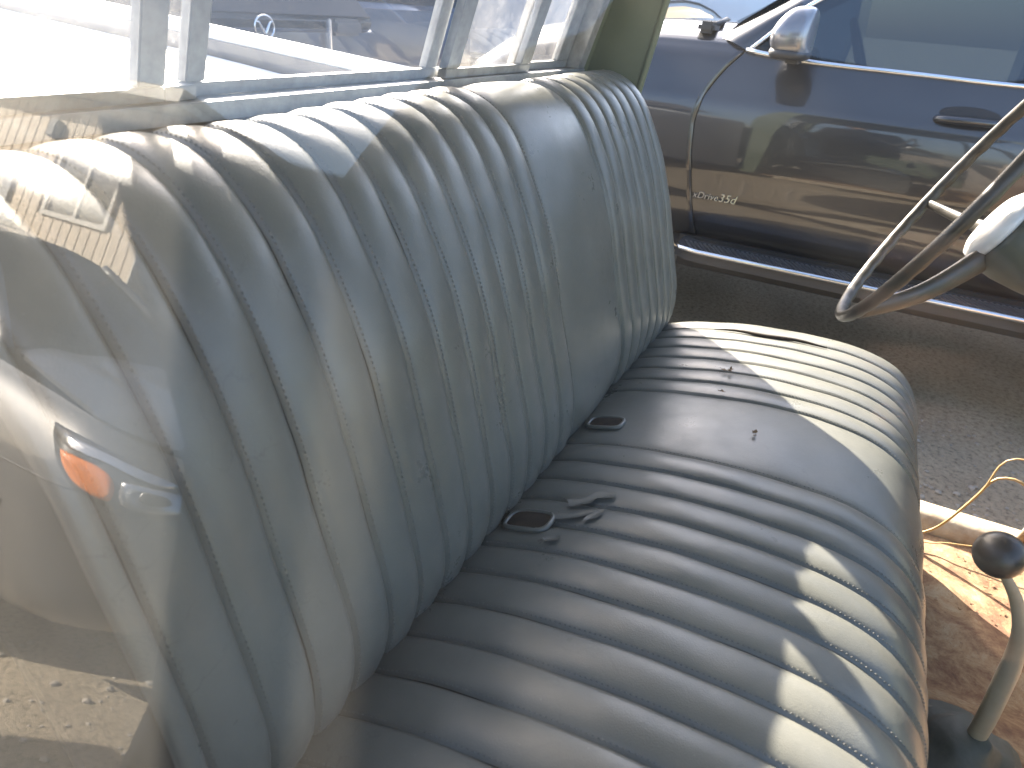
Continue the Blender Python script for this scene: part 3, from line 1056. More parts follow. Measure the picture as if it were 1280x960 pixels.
def side_panel(name, ya, yb, ztop, mt, nu=24, nv=36):
    def fn(u, v):
        z = .50
        y = ya(z) + (yb(z) - ya(z)) * u
        zt = ztop(y)
        z = zz(v, zt)
        y = ya(z) + (yb(z) - ya(z)) * u
        return Vector((sx_(z, y), y, z))
    return solid_sheet(name, fn, nu, nv, Vector((.035, 0, 0)), mt, suv)
belt = lambda y: interp(BELT, y) - .004
seam = lambda z: interp(SEAM, z)
fdoor = side_panel('front_door', lambda z: -.66, lambda z: seam(z) - .0014, lambda y: belt(y), M['suvpaint'])
side_panel('rear_door', lambda z: -1.62, lambda z: -.666, lambda y: belt(y), M['suvpaint'], 10, 30)
side_panel('rear_quarter', lambda z: -2.55, lambda z: -1.626, lambda y: belt(y), M['suvpaint'], 10, 30)
ZS = [(.50, 1.232), (.65, 1.235), (.85, 1.232), (1.2, 1.205), (1.50, 1.145), (1.72, 1.05), (1.84, .96), (1.93, .82)]
def fender():
    AY, AZ, AR = 1.37, .38, .43
    nu, nv = 60, 44
    v = []; f = []
    for i in range(nu + 1):
        for j in range(nv + 1):
            t = j / nv
            z = .50 + .73 * t
            y0 = seam(z) + .0014
            y = y0 + (1.92 - y0) * i / nu
            zt = interp(ZS, y)
            z = .50 + (zt - .50) * t
            # only the first columns follow the door seam
            x = sx_(min(z, 1.215) if zt > 1.2 else z + (1.215 - zt) * max(0, (z - .9) / .3), y)
            x += .42 * max(0, (y - 1.40) / .52) ** 2.4
            top = max(0, (t - .90) / .10)
            x += .030 * top * top
            v.append(Vector((x, y, z)))
    for i in range(nu):
        for j in range(nv):
            q = [i * (nv + 1) + j, (i + 1) * (nv + 1) + j, (i + 1) * (nv + 1) + j + 1, i * (nv + 1) + j + 1]
            c = sum((v[k] for k in q), Vector()) / 4
            if math.hypot(c.y - AY, c.z - AZ) < AR:
                continue
            f.append(q)
    o = pyd('front_fender', v, f, M['suvpaint'], suv)
    md = o.modifiers.new('thickness', 'SOLIDIFY'); md.thickness = .012; md.offset = 0
    return o
fender()
def hood_fn(u, v):
    y = .60 + 1.30 * v
    zs = interp(ZS, y)
    xe = 2.897 + .092 + .030 + .018 * ((y + .4) / 2.2) ** 2 + .42 * max(0, (y - 1.40) / .52) ** 2.4 + .006
    xo = 7.70 - xe
    x = xe + (xo - xe) * u
    b = min(u, 1 - u) * 2
    crown = .055 * min(1, b * 3.2) ** .6 + .02 * b
    crown *= 1 - .4 * max(0, (y - 1.5) / .56)
    return Vector((x, y + .10 * math.sin(PI * u) * v, zs + crown + .002))
solid_sheet('hood', hood_fn, 40, 30, Vector((0, 0, -.02)), M['suvpaint'], suv)
# dark shell inside so that seams read as gaps
boxo('inner_body', (2.995, -2.5, .42), (4.70, 1.0, 1.14), M['cabin'], suv)
boxo('front_clip', (3.30, 1.0, .42), (4.40, 1.85, .80), M['suvplastic'], suv, .05)
# glass house
WIN = [(.505, 1.207), (.40, 1.312), (.31, 1.388), (.10, 1.515), (-.10, 1.605), (-.35, 1.665), (-1.2, 1.69), (-2.1, 1.60)]
def win_top(y):
    return interp([(a, b) for a, b in WIN[::-1]], y)
def gx(z): return 2.990 + (z - 1.2) * .36
def wfn(y0, y1):
    def fn(u, v):
        y = y0 + (y1 - y0) * u
        zb = interp(BELT, y); zt = max(win_top(y), zb + .001)
        z = zb + (zt - zb) * v
        return Vector((gx(z), y, z))
    return fn
v, f = grid(wfn(-.62, .50), 20, 12); pyd('window', v, f, M['carglass'], suv)
v, f = grid(wfn(-1.55, -.70), 8, 8); pyd('window', v, f, M['carglass'], suv)
v, f = grid(wfn(-2.1, -1.62), 6, 6); pyd('window', v, f, M['carglass'], suv)
ch = [Vector((sx_(1.195, y) - .004 if y < .45 else gx(z) - .012, y, z + .004)) for y, z in [(-2.2, interp(BELT, -2.2)), (-1.2, interp(BELT, -1.2)), (-.39, 1.184), (-.1, 1.186), (.15, 1.187), (.3, 1.19), (.40, 1.197), (.46, 1.2015), (.512, 1.207)]]
tubeo('chrome_trim', catmull(ch, 60), .0095, M['chrome'], suv, 8)
ch2 = [Vector((gx(z) - .008, y, z)) for y, z in WIN]
tubeo('chrome_trim', catmull(ch2, 60), .0088, M['chrome'], suv, 8)
WSH = [(.66, 1.243), (.60, 1.272), (.47, 1.352), (.395, 1.402), (.20, 1.510), (-.05, 1.625), (-.35, 1.720)]
def pil_fn(u, v):
    k = v * (len(WSH) - 1); i = min(int(k), len(WSH) - 2); t = k - i
    a = Vector((0, *WSH[i])).lerp(Vector((0, *WSH[i + 1])), t)
    b = Vector((0, *WIN[min(i, 6)])).lerp(Vector((0, *WIN[min(i + 1, 6)])), t) if i < 6 else Vector((0, *WIN[6]))
    kb = v * 5; ib = min(int(kb), 4); tb = kb - ib
    b = Vector((0, *WIN[ib])).lerp(Vector((0, *WIN[ib + 1])), tb)
    p = b.lerp(a, u)
    xin = gx(b.z) - .004
    xout = gx(a.z) + .085
    return Vector((xin + (xout - xin) * u ** 1.8 - .012 * math.sin(PI * u), p.y, p.z + .01 * math.sin(PI * u)))
solid_sheet('a_pillar', pil_fn, 8, 24, Vector((.02, 0, -.01)), M['suvpaint'], suv)
def roof2(u, v):
    y = -2.4 + 2.10 * v
    x = 3.20 + 1.30 * u
    return Vector((x, y, 1.69 + .06 * math.sin(PI * u) + .03 * math.sin(PI * v)))
solid_sheet('roof', roof2, 10, 10, Vector((0, 0, -.03)), M['suvpaint'], suv)
for y in (-.66, -1.585):
    zt = win_top(y)
    tubeo('door_pillar', [(gx(1.19) + .006, y, 1.19), (gx(zt) + .006, y, zt)], .035, M['suvplastic'], suv, 8)
def wsh(u, v):
    k = v * (len(WSH) - 1); i = min(int(k), len(WSH) - 2); t = k - i
    a = Vector((0, *WSH[i])).lerp(Vector((0, *WSH[i + 1])), t)
    xe = gx(a.z) + .088; xo = 7.70 - xe
    return Vector((xe + (xo - xe) * u, a.y + .16 * math.sin(PI * u), a.z))
v, f = grid(wsh, 14, 12); pyd('windscreen', v, f, M['carglass'], suv)
# wipers parked on the cowl
tubeo('wiper', [(3.05, .70, 1.262), (3.16, .66, 1.292), (3.45, .70, 1.305), (3.8, .76, 1.30)], .012, M['suvplastic'], suv, 6)
boxo('wiper_arm', (3.03, .655, 1.252), (3.14, .72, 1.292), M['suvplastic'], suv, .012)
# seats in the dark cabin
for y in (-.55, -1.45):
    for x in (3.45, 4.2):
        boxo('car_seat', (x - .23, y - .10, .9), (x + .23, y + .06, 1.48), M['cabin'], suv, .06)
bm = bmesh.new()
tv, tf = tube([Vector((3.42 + .17 * math.cos(2 * PI * k / 30), .12 + .08 * math.sin(2 * PI * k / 30), 1.17 + .17 * math.sin(2 * PI * k / 30))) for k in range(30)], .014, 6, True)
pyd('cabin_wheel', tv, tf, M['suvplastic'], suv)
# door mirror
def mirror_fn(u, v):
    th = 2 * PI * u; ph = -PI / 2 + PI * v
    c = math.cos(ph)
    def se(a, p): return math.copysign(abs(a) ** p, a)
    x = .112 * se(c, .55) * se(math.cos(th), .6)
    y = .068 * se(c, .55) * se(math.sin(th), .6)
    z = .080 * se(math.sin(ph), .62)
    y += .020 * (1 - (z / .08) ** 2)
    k = 1 - .25 * max(0, z / .075)
    return Vector((2.805 + x * k, .318 + y * k - z * .08, 1.282 + z))
v, f = grid(mirror_fn, 32, 18)
mir = pyd('door_mirror', v, f, M['mirrorcap'], suv)
boxo('mirror_stalk', (2.84, .30, 1.185), (2.99, .36, 1.218), M['suvplastic'], mir, .01)
mb = [Vector((2.805 + .105 * math.copysign(abs(math.cos(a)) ** .6, math.cos(a)), .335 + .062 * math.copysign(abs(math.sin(a)) ** .6, math.sin(a)), 1.243)) for a in [2 * PI * k / 36 for k in range(36)]]
tubeo('mirror_band', mb, .0030, M['clear'], mir, 6, True)
lowm = [Vector((2.805 + .090 * math.copysign(abs(math.cos(a)) ** .6, math.cos(a)), .335 + .050 * math.copysign(abs(math.sin(a)) ** .6, math.sin(a)), 1.218)) for a in [2 * PI * k / 36 for k in range(36)]]
tubeo('mirror_base', lowm, .0175, M['suvplastic'], mir, 8, True)
# handle, over a dark oval painted for the shade in its recess
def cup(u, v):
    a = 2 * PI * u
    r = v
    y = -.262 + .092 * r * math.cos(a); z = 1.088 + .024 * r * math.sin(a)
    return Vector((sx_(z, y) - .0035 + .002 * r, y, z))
v, f = grid(cup, 28, 5); hcup = pyd('handle_recess_shade', v, f, M['cabin'], fdoor)
hb = [Vector((sx_(1.068, y) - o_, y, z)) for y, z, o_ in ((-.168, 1.064, -.002), (-.19, 1.067, .020), (-.26, 1.070, .030), (-.33, 1.071, .022), (-.356, 1.072, -.002))]
tubeo('handle', catmull(hb, 24), .0125, M['suvpaint'], fdoor, 10)
# lettering on the door, as on the real one
rot = Matrix(((0, 0, -1), (-1, 0, 0), (0, 1, 0))).to_euler()
text('badge_lettering', 'xDrive', (sx_(.68, .58) - .003, .590, .668), rot, .036, M['chrome'], suv, .0025, .25, 1.02)
text('badge_lettering', '35d', (sx_(.68, .45) - .003, .487, .668), rot, .044, M['chrome'], suv, .0025, .25, 1.05)
# running board
def board_fn(u, v):
    y = -1.75 + 2.35 * v
    x = 2.775 + .16 * u
    z = .492 - .008 * (1 - u) ** 3
    return Vector((x + .06 * max(0, v - .97) / .03, y, z))
bd = solid_sheet('running_board', board_fn, 4, 40, Vector((0, 0, -.035)), M['tread'], suv)
tubeo('board_edge', [(2.84, .605, .495), (2.785, .57, .494), (2.772, .50, .492), (2.772, -.6, .492), (2.772, -1.75, .492)], .0105, M['chrome'], bd, 8)
bm = bmesh.new()
for k in range(120):
    y = .52 - k * .019
    box(bm, (0, -.0042, -.002), (.118, .0042, .0035), 0, Matrix.Translation((2.79, y, .4945)) @ Matrix.Rotation(R(28), 4, 'Z'))
rb = from_bm('tread_ribs', bm, M['rim'], bd); rb['kind'] = 'stuff'
side_low = solid_sheet('sill_panel', lambda u, v: Vector((2.965 + .03 * (1 - u), -2.0 + 2.62 * v, .36 + .14 * u)), 4, 10, Vector((.03, 0, 0)), M['suvplastic'], suv)
for y in (1.37, -1.60):
    for x in (3.02, 4.68):
        road_wheel(suv, (x, y, .375), .375, .26)
v, f = tube([Vector((3.05, 1.37 + .44 * math.cos(a), .38 + .44 * math.sin(a))) for a in [PI * k / 24 for k in range(25)]], .10, 6)
pyd('wheel_liner', v, f, M['suvplastic'], suv)

# ------------------------------------------------------------------ plainer cars further off
def arch_pts(cx, cz, r, n=14):
    return [(cx + r * math.cos(PI - PI * k / n), cz + r * math.sin(PI - PI * k / n)) for k in range(n + 1)]

def far_car(name, label, cat, mtx, paint, lower, green, halfw, wheels, wr, group=None, roof_in=.16, extra=None):
    """lower / green: side outlines (length, height), extruded to the car's width."""
    root = thing(name, label, cat, mtx.translation, group)
    def ext(nm, prof, hw, mt, taper=None, bev=.05, parent=root, seg=3):
        bm = bmesh.new()
        a = [bm.verts.new((x, -hw, z)) for x, z in prof]
        b = [bm.verts.new((x, hw, z)) for x, z in prof]
        bm.faces.new(a); bm.faces.new(b[::-1])
        n = len(prof)
        for k in range(n):
            bm.faces.new((a[k], b[k], b[(k + 1) % n], a[(k + 1) % n])[::-1])
        bmesh.ops.recalc_face_normals(bm, faces=bm.faces)
        if taper:
            z0, z1, d = taper
            for v in bm.verts:
                t = min(max((v.co.z - z0) / (z1 - z0), 0), 1)
                v.co.y -= math.copysign(d * t, v.co.y)
        if bev:
            es = [e for e in bm.edges if (abs(e.verts[0].co.y - e.verts[1].co.y) < 1e-5 or len(e.link_faces) == 2 and e.calc_face_angle(0) > .5)]
            bmesh.ops.bevel(bm, geom=es, offset=bev, segments=seg, affect='EDGES', clamp_overlap=True)
        for v in bm.verts:
            v.co = mtx @ v.co
        o = from_bm(nm, bm, mt, parent, True)
        o.data.set_sharp_from_angle(angle=R(40))
        return o
    zb = min(z for x, z in green); zt = max(z for x, z in green)
    body = ext('body', lower, halfw, paint, (.70, zb + .02, .04), .045)
    ext('windows', green, halfw - .05, M['carglass'], (zb, zt, roof_in), .02)
    # roof and pillars
    top = sorted([p for p in green if p[1] > zt - .10])
    rp = [(x, z + .012) for x, z in top] + [(x, z - .035) for x, z in top[::-1]]
    ext('roof', rp, halfw - .05 - roof_in + .012, paint, None, .015)
    for x, z in wheels:
        for s in (-1, 1):
            c = mtx @ Vector((x, s * (halfw - .11), z))
            ax = mtx.to_3x3() @ Vector((0, 1, 0))
            road_wheel(root, c, wr, .2, ax)
    for i in range(2):
        pass
    if extra:
        extra(root, body)
    return root

def car_profile(L, clr, nose_z, hood_z, tail_z, w1, w2, r, hood_len, rear=.05):
    p = [(rear, clr + .1), (w1 - r, clr)] + arch_pts(w1, clr + .06, r)[0:] + [(w2 - r, clr)] + arch_pts(w2, clr + .06, r)[1:] + [(L - .08, clr + .08), (L, clr + .3), (L - .04, nose_z), (L - .35, nose_z + .12), (L - hood_len, hood_z), (.25, tail_z), (.03, tail_z - .06), (0, tail_z - .45)]
    seen = []
    for q in p:
        if not seen or math.hypot(q[0] - seen[-1][0], q[1] - seen[-1][1]) > .01:
            seen.append(q)
    return seen

# dark blue hatchback seen over the truck's bed rail, tail towards us
mz = Matrix.Translation((3.22, 3.02, 0)) @ Matrix.Rotation(R(90), 4, 'Z')
def mazda_extra(root, body):
    # round winged emblem and lamp on the tailgate
    c = Vector((3.15, 3.012, 1.080))
    ring = [c + Vector((.070 * math.cos(a), 0, .056 * math.sin(a))) for a in [2 * PI * k / 40 for k in range(40)]]
    tubeo('emblem', ring, .0048, M['chrome'], body, 8, True)
    wing = catmull([c + Vector((x, -.002, z)) for x, z in ((-.062, .026), (-.040, .022), (-.020, -.006), (0, -.030), (.020, -.006), (.040, .022), (.062, .026))], 30)
    tubeo('emblem_wing', wing, [.003 + .005 * math.sin(PI * k / 29) for k in range(30)], M['chrome'], body, 8)
    boxo('plate_trim', (2.95, 3.0, .93), (3.45, 3.03, .955), M['chrome'], body, .006)
    for s in (-1, 1):
        x = 3.22 + s * .62
        boxo('tail_light', (x - .13, 2.995, 1.04), (x + .13, 3.06, 1.13), M['lampdark'], body, .02)
        boxo('reflector_strip', (3.22 + s * .45 - .012, 3.0, .92), (3.22 + s * .45 + .012, 3.03, 1.13), M['clear'], body, .006)
far_car('parked_hatchback', 'dark blue hatchback with winged round emblem seen through the truck rear window', 'car', mz, M['bluepaint'],
        car_profile(4.4, .25, .80, 1.0, 1.16, .85, 3.45, .36, 1.1), [(.03, 1.13), (.12, 1.22), (.45, 1.58), (.9, 1.66), (1.9, 1.66), (3.25, 1.02), (3.2, 1.0), (.1, 1.0)], 1.02, [(.85, .33), (3.45, .33)], .33, extra=mazda_extra)

nv = Matrix.Translation((5.35, 3.55, 0)) @ Matrix.Rotation(R(90), 4, 'Z')
far_car('parked_van', 'tall navy van standing next to the dark blue hatchback behind the truck', 'van', nv, M['bluepaint'],
        car_profile(4.6, .28, 1.0, 1.15, 1.28, .9, 3.6, .38, .9), [(.06, 1.25), (.10, 1.95), (.6, 2.02), (2.9, 2.0), (3.7, 1.20), (3.6, 1.15), (.1, 1.15)], 1.02, [(.9, .36), (3.6, .36)], .35)

# pale car beyond the SUV, only its wheel arch in the picture
pm = Matrix.Translation((7.5, .35, .42)) @ Matrix.Rotation(R(90), 4, 'Z')
far_car('parked_car', 'pale blue silver car on the bank behind the suv bonnet, wheel arch in view', 'car', pm, M['silverpaint'],
        car_profile(4.9, .38, 1.1, 1.28, 1.30, 1.36, 4.0, .53, 1.2), [(.15, 1.28), (.6, 1.84), (1.2, 1.94), (2.2, 1.94), (3.45, 1.27), (3.4, 1.22), (.2, 1.22)], .92, [(1.36, .44), (4.0, .44)], .43)

# ------------------------------------------------------------------ what the door glass mirrors: a gunmetal coupe, a house, a shed
coupe = thing('parked_coupe', 'gunmetal grey coupe with an amber-cornered headlamp parked on the passenger side', 'car', (-1.88, 3.6, 0))
XS, XF, YN, YT, CR = -1.255, -2.70, 1.53, 5.7, .42
def ztop(y):
    t = min(max((y - 1.55) / 1.05, 0), 1)
    return .745 + .135 * t ** .8
CPATH = []
nL = 46
for k in range(nL):
    CPATH.append(Vector((XS - .015 * (1 - (k / nL)), YT + (YN + CR - YT) * k / nL)))
for k in range(22):
    a = PI / 2 * k / 21
    CPATH.append(Vector((XS - CR + CR * math.cos(a), YN + CR - CR * math.sin(a))))
for k in range(1, 11):
    t = k / 10
    CPATH.append(Vector((XS - CR + (XF + CR - XS + CR) * t, YN - .07 * math.sin(PI * t))))
for k in range(1, 22):
    a = PI / 2 * k / 21
    CPATH.append(Vector((XF + CR - CR * math.sin(a), YN + CR - CR * math.cos(a))))
for k in range(1, 11):
    CPATH.append(Vector((XF, YN + CR + (YT - YN - CR) * k / 10)))
CLV = [(.20, .07), (.23, .035), (.27, .012), (.33, .0), (.42, -.004), (.50, -.002), (.56, .004), (.61, .014), (.65, .028), (.69, .050), (.72, .075), (.745, .11)]
CN = []
for i in range(len(CPATH)):
    t = (CPATH[min(i + 1, len(CPATH) - 1)] - CPATH[max(i - 1, 0)]).normalized()
    CN.append(Vector((-t.y, t.x)))     # outward
def cpos(i, z, off=0.0):
    """point on the coupe's skin at path index i (float) and nominal height z"""
    i0 = min(max(int(i), 0), len(CPATH) - 2); t = i - i0
    p = CPATH[i0].lerp(CPATH[i0 + 1], t); n = CN[i0].lerp(CN[i0 + 1], t)
    out = -interp(CLV, z) + off
    zz_ = z if z < .5 else .5 + (z - .5) * (ztop(p.y) - .5) / .245
    q = p + n * (out)
    return Vector((q.x, q.y, zz_))
# outward test
if (CN[10].x < 0):
    CN = [-n for n in CN]
v = []; f = []
lv_ = []
for (a, _), (b, _) in zip(CLV, CLV[1:]):
    lv_ += [a, (a + b) / 2]
lv_.append(CLV[-1][0])
nz_ = len(lv_)
for i in range(len(CPATH)):
    for z in lv_:
        v.append(cpos(i, z))
for i in range(len(CPATH) - 1):
    for j in range(nz_ - 1):
        q = [i * nz_ + j, (i + 1) * nz_ + j, (i + 1) * nz_ + j + 1, i * nz_ + j + 1]
        c = sum((v[k] for k in q), Vector()) / 4
        if c.x > XS - .2 and min(math.hypot(c.y - 2.37, c.z - .30), math.hypot(c.y - 4.9, c.z - .30)) < .365:
            continue
        f.append(q)
cb = pyd('body', v, f, M['greypaint'], coupe)
def chood(u, v):
    y = YN + .135 + (2.60 - YN - .135) * v
    dx = .118 + .16 * v ** 1.5
    if y < YN + CR:
        dyc = YN + CR - y
        dx = CR - math.sqrt(max((CR - .118) ** 2 - dyc ** 2, 0.0001)) + 0.0
        dx = max(dx, .118)
    x0 = XS - dx; x1 = XF + dx
    x = x0 + (x1 - x0) * u
    b = 1 - abs(2 * u - 1)
    return Vector((x, y - .06 * math.sin(PI * u) * (1 - v), ztop(y) + .004 + (.055 * min(1, b * 1.4) ** .8) * min(1, v * 3.5) ** .7 + .012 * math.sin(PI * min(1, b * 2.2)) * v))
solid_sheet('hood', chood, 36, 30, Vector((0, 0, -.015)), M['greypaint'], coupe)
boxo('inner_body', (XF + .16, 2.0, .22), (XS - .16, 5.5, .70), M['cabin'], coupe)
boxo('nose_core', (XF + .42, YN + .22, .22), (XS - .42, 2.0, .66), M['cabin'], coupe)
# shut lines
tubeo('bumper_seam', [cpos(i, .575 + .012 * (i - 40) / 8, .001) for i in range(39, 52)], .0032, M['suvplastic'], coupe, 6)
iA = nL       # index where the corner starts
def patch(name, poly, off, mt, parent, n=9):
    """polygon in (path index, height) laid on the skin, as a small solid lens"""
    bm = bmesh.new()
    cx_ = sum(p[0] for p in poly) / len(poly); cz_ = sum(p[1] for p in poly) / len(poly)
    P = catmull([(p[0] * .02, p[1], 0) for p in poly + poly[:1]], 40)[:-1]
    rings = []
    for k, s in enumerate((1.0, .985, .8, .5)):
        rings.append([bm.verts.new(cpos(cx_ + (q.x / .02 - cx_) * s, cz_ + (q.y - cz_) * s, (-.004 if k == 0 else off * (1 if k == 1 else 1.15)))) for q in P])
    m_ = len(P)
    for a, b in zip(rings, rings[1:]):
        for k in range(m_):
            bm.faces.new((a[k], a[(k + 1) % m_], b[(k + 1) % m_], b[k]))
    bm.faces.new(rings[-1])
    return from_bm(name, bm, mt, parent, True)
hd = patch('headlight', [(iA - .8, .702), (iA + 5, .705), (iA + 14, .688), (iA + 18, .655), (iA + 16.5, .60), (iA + 11, .572), (iA + 5, .592), (iA + .4, .655)], .006, M['lampdark'], coupe)
patch('lens_brow', [(iA + .2, .695), (iA + 6, .696), (iA + 13.5, .680), (iA + 12, .662), (iA + 6, .676), (iA + 1.4, .674)], .010, M['clear'], hd)
patch('turn_signal', [(iA + 1.2, .662), (iA + 5.5, .660), (iA + 7.6, .640), (iA + 8, .592), (iA + 5, .602), (iA + 2.6, .632)], .010, M['amber'], hd)
patch('lens', [(iA + 8.4, .648), (iA + 13.5, .655), (iA + 16.4, .640), (iA + 15, .604), (iA + 10, .588), (iA + 8.6, .61)], .010, M['clear'], hd)
patch('bulb_cover', [(iA + 10.5, .640), (iA + 12.6, .642), (iA + 13.4, .626), (iA + 12, .612), (iA + 10.4, .618)], .016, M['lampdark'], hd)
road_wheel(coupe, (XS - .11, 2.37, .32), .32, .2)
road_wheel(coupe, (XS - .11, 4.9, .32), .32, .2)
road_wheel(coupe, (XF + .11, 2.37, .32), .32, .2)
road_wheel(coupe, (XF + .11, 4.9, .32), .32, .2)
GB = [(-1.47, 2.58, .885), (-2.44, 2.60, .90)]
GT = [(-1.66, 3.22, 1.275), (-2.24, 3.22, 1.275)]
def cws(u, v):
    a = Vector(GB[0]).lerp(Vector(GB[1]), u); b = Vector(GT[0]).lerp(Vector(GT[1]), u)
    p = a.lerp(b, v)
    p.y -= .10 * math.sin(PI * u) * (1 - .5 * v); p.z += .02 * math.sin(PI * v) + .02 * math.sin(PI * u)
    return p
v, f = grid(cws, 14, 10); pyd('windscreen', v, f, M['carglass'], coupe)
def croof(u, v):
    x = -1.66 - .58 * u
    y = 3.22 + 1.15 * v - .05 * math.sin(PI * u) * (1 - v)
    return Vector((x, y, 1.278 + .03 * math.sin(PI * u) + .025 * math.sin(PI * v) - .06 * v * v))
solid_sheet('roof', croof, 12, 10, Vector((0, 0, -.03)), M['greypaint'], coupe)
def cback(u, v):
    a = Vector((-1.66 - .58 * u, 4.37, 1.22)); b = Vector((-1.47 - .95 * u, 5.4, .90))
    return a.lerp(b, v)
v, f = grid(cback, 8, 6); pyd('rear_screen', v, f, M['carglass'], coupe)
for xa, xb in ((-1.42, -1.645), (-2.50, -2.255)):
    def cside(u, v, xa=xa, xb=xb):
        y0 = 2.62 + .60 * v; y1 = 5.3 - .93 * v
        return Vector((xa + (xb - xa) * v, y0 + (y1 - y0) * u, .885 + .375 * v))
    v, f = grid(cside, 12, 6); pyd('side_window', v, f, M['carglass'], coupe)
for a, b in ((GB[0], GT[0]), (GB[1], GT[1])):
    a = Vector(a); b = Vector(b)
    tubeo('a_pillar', catmull([a + Vector((0, -.02, -.01)), a.lerp(b, .5) + Vector((0, -.01, .022)), b], 12), .026, M['greypaint'], coupe, 8)
def cdeck(u, v):
    y = 2.56 + 3.1 * v
    ex = .12 + .16 * (1 if v < .9 else 1)
    if u < .5:
        x = XS - .10 - .17 * u * 2
    else:
        x = XF + .10 + .17 * (1 - u) * 2
    return Vector((x, y, ztop(y) + .004))
for x0, x1 in ((XS - .10, XS - .26), (XF + .10, XF + .26)):
    solid_sheet('shoulder', lambda u, v, x0=x0, x1=x1: Vector((x0 + (x1 - x0) * u, 2.60 + 3.08 * v, ztop(3) + .006 * math.sin(PI * u))), 4, 10, Vector((0, 0, -.02)), M['greypaint'], coupe)
# small far-side door mirror
mv, mf = grid(lambda u, v: Vector((-2.72 + .11 * math.cos(2 * PI * u) * math.sin(PI * v), 3.0 + .06 * math.sin(2 * PI * u) * math.sin(PI * v), .96 + .075 * math.cos(PI * v))), 16, 10)
pyd('door_mirror', mv, mf, M['greypaint'], coupe)
tubeo('aerial', [(-1.75, 3.55, 1.30), (-1.77, 3.75, 1.42)], .004, M['suvplastic'], coupe, 6)

# a black hatchback further back
dm = Matrix.Translation((-4.25, 10.1, 0)) @ Matrix.Rotation(R(-90), 4, 'Z')
far_car('black_hatchback', 'black hatchback with a domed dark cabin parked in front of the cream house', 'car', dm, M['blackpaint'],
        car_profile(4.2, .22, .74, .98, 1.02, .8, 3.3, .36, 1.0), [(.1, .98), (.35, 1.42), (.9, 1.55), (1.9, 1.55), (2.6, 1.36), (3.2, .98), (3.1, .95), (.2, .95)], .88, [(.8, .32), (3.3, .32)], .32)

# cream house with upright siding boards, its window and stair rail
HX, HY0, HY1, HB, HT = -6.87, 8.62, 21.0, .55, 3.75
house = thing('cream_house', 'cream house with upright siding boards and a sliding window across the yard', 'house', (HX - 3, 14, 0))
wy0, wy1, wz0, wz1 = 9.42, 10.68, 1.98, 2.90
boxo('wall', (HX - 6, HY0 + .02, 0.02), (HX - .03, HY1 - .02, HT), M['siding'], house)
boxo('foundation', (HX - 6, HY0 + .03, 0), (HX - .028, HY1 - .03, .5), M['shed'], house)
bw = .205
y = HY0
ii = 0
pm_ = {}
def board(y0, y1, z0, z1):
    key = (round(y1 - y0, 3), round(z1 - z0, 3))
    if key not in pm_:
        bm = bmesh.new()
        vs = box(bm, (-.0295, 0, 0), (0, y1 - y0, z1 - z0))
        es = [e for e in bm.edges if abs(e.verts[0].co.x) < 1e-6 and abs(e.verts[1].co.x) < 1e-6 and abs(e.verts[0].co.y - e.verts[1].co.y) < 1e-6]
        bmesh.ops.bevel(bm, geom=es, offset=.008, segments=1, affect='EDGES')
        bmesh.ops.recalc_face_normals(bm, faces=bm.faces)
        me = bpy.data.meshes.new('siding_board'); bm.to_mesh(me); bm.free()
        me.materials.append(M['siding'])
        pm_[key] = me
    o = bpy.data.objects.new('siding_board', pm_[key])
    C.objects.link(o); o.parent = house
    o.location = Vector((HX, y0, z0)) - house.location
while y < HY1 - bw:
    a, b = y + .006, y + bw - .006
    if b > wy0 - .02 and a < wy1 + .02:
        board(a, b, HB, wz0 - .065); board(a, b, wz1 + .065, HT - .02)
    else:
        board(a, b, HB, HT - .02)
    y += bw
bm = bmesh.new()
t = .07
for lo, hi in (((HX, wy0 - t, wz0 - t), (HX + .035, wy1 + t, wz0)), ((HX, wy0 - t, wz1), (HX + .035, wy1 + t, wz1 + t)), ((HX, wy0 - t, wz0 + .001), (HX + .033, wy0, wz1 - .001)), ((HX, wy1, wz0 + .001), (HX + .033, wy1 + t, wz1 - .001)), ((HX - .02, (wy0 + wy1) / 2 - .03, wz0 + .001), (HX + .02, (wy0 + wy1) / 2 + .03, wz1 - .001))):
    box(bm, lo, hi)
hw = from_bm('window', bm, M['trim'], house)
boxo('blind', (HX - .029, (wy0 + wy1) / 2, wz0), (HX - .02, wy1, wz1), M['blind'], hw)
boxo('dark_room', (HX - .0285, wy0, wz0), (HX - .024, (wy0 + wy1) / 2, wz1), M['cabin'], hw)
pv = [(HX - .008, wy0, wz0), (HX - .008, wy1, wz0), (HX - .008, wy1, wz1), (HX - .008, wy0, wz1)]
pyd('pane', pv, [(0, 1, 2, 3)], M['housepane'], hw, False)
bm = bmesh.new()
for k in range(12):
    z = wz0 + .08 + k * .07
    box(bm, (HX - .0225, wy0 + .03, z), (HX - .018, (wy0 + wy1) / 2 - .05, z + .012))
sl = from_bm('blind_slats', bm, M['blind'], hw); sl['kind'] = 'stuff'
boxo('corner_trim', (HX - .04, HY0 - .02, HB), (HX + .022, HY0 + .005, HT), M['trim'], house)
boxo('roof', (HX - 6.4, HY0 - .35, HT + .10), (HX + .45, HY1 + .35, HT + .22), M['roofing'], house)
boxo('fascia', (HX + .452, HY0 - .36, HT + .02), (HX + .48, HY1 + .36, HT + .20), M['trim'], house)
boxo('soffit', (HX - 6.3, HY0 - .34, HT + .001), (HX + .45, HY1 + .34, HT + .099), M['trim'], house)
boxo('door_frame', (HX, 11.55, .55), (HX + .05, 11.75, 2.75), M['blind'], house)
boxo('door', (HX, 11.755, .58), (HX + .03, 12.7, 2.70), M['trim'], house)
lf = boxo('wall_lamp', (HX, 10.9, 3.05), (HX + .14, 11.08, 3.32), M['railing'], house, .02)
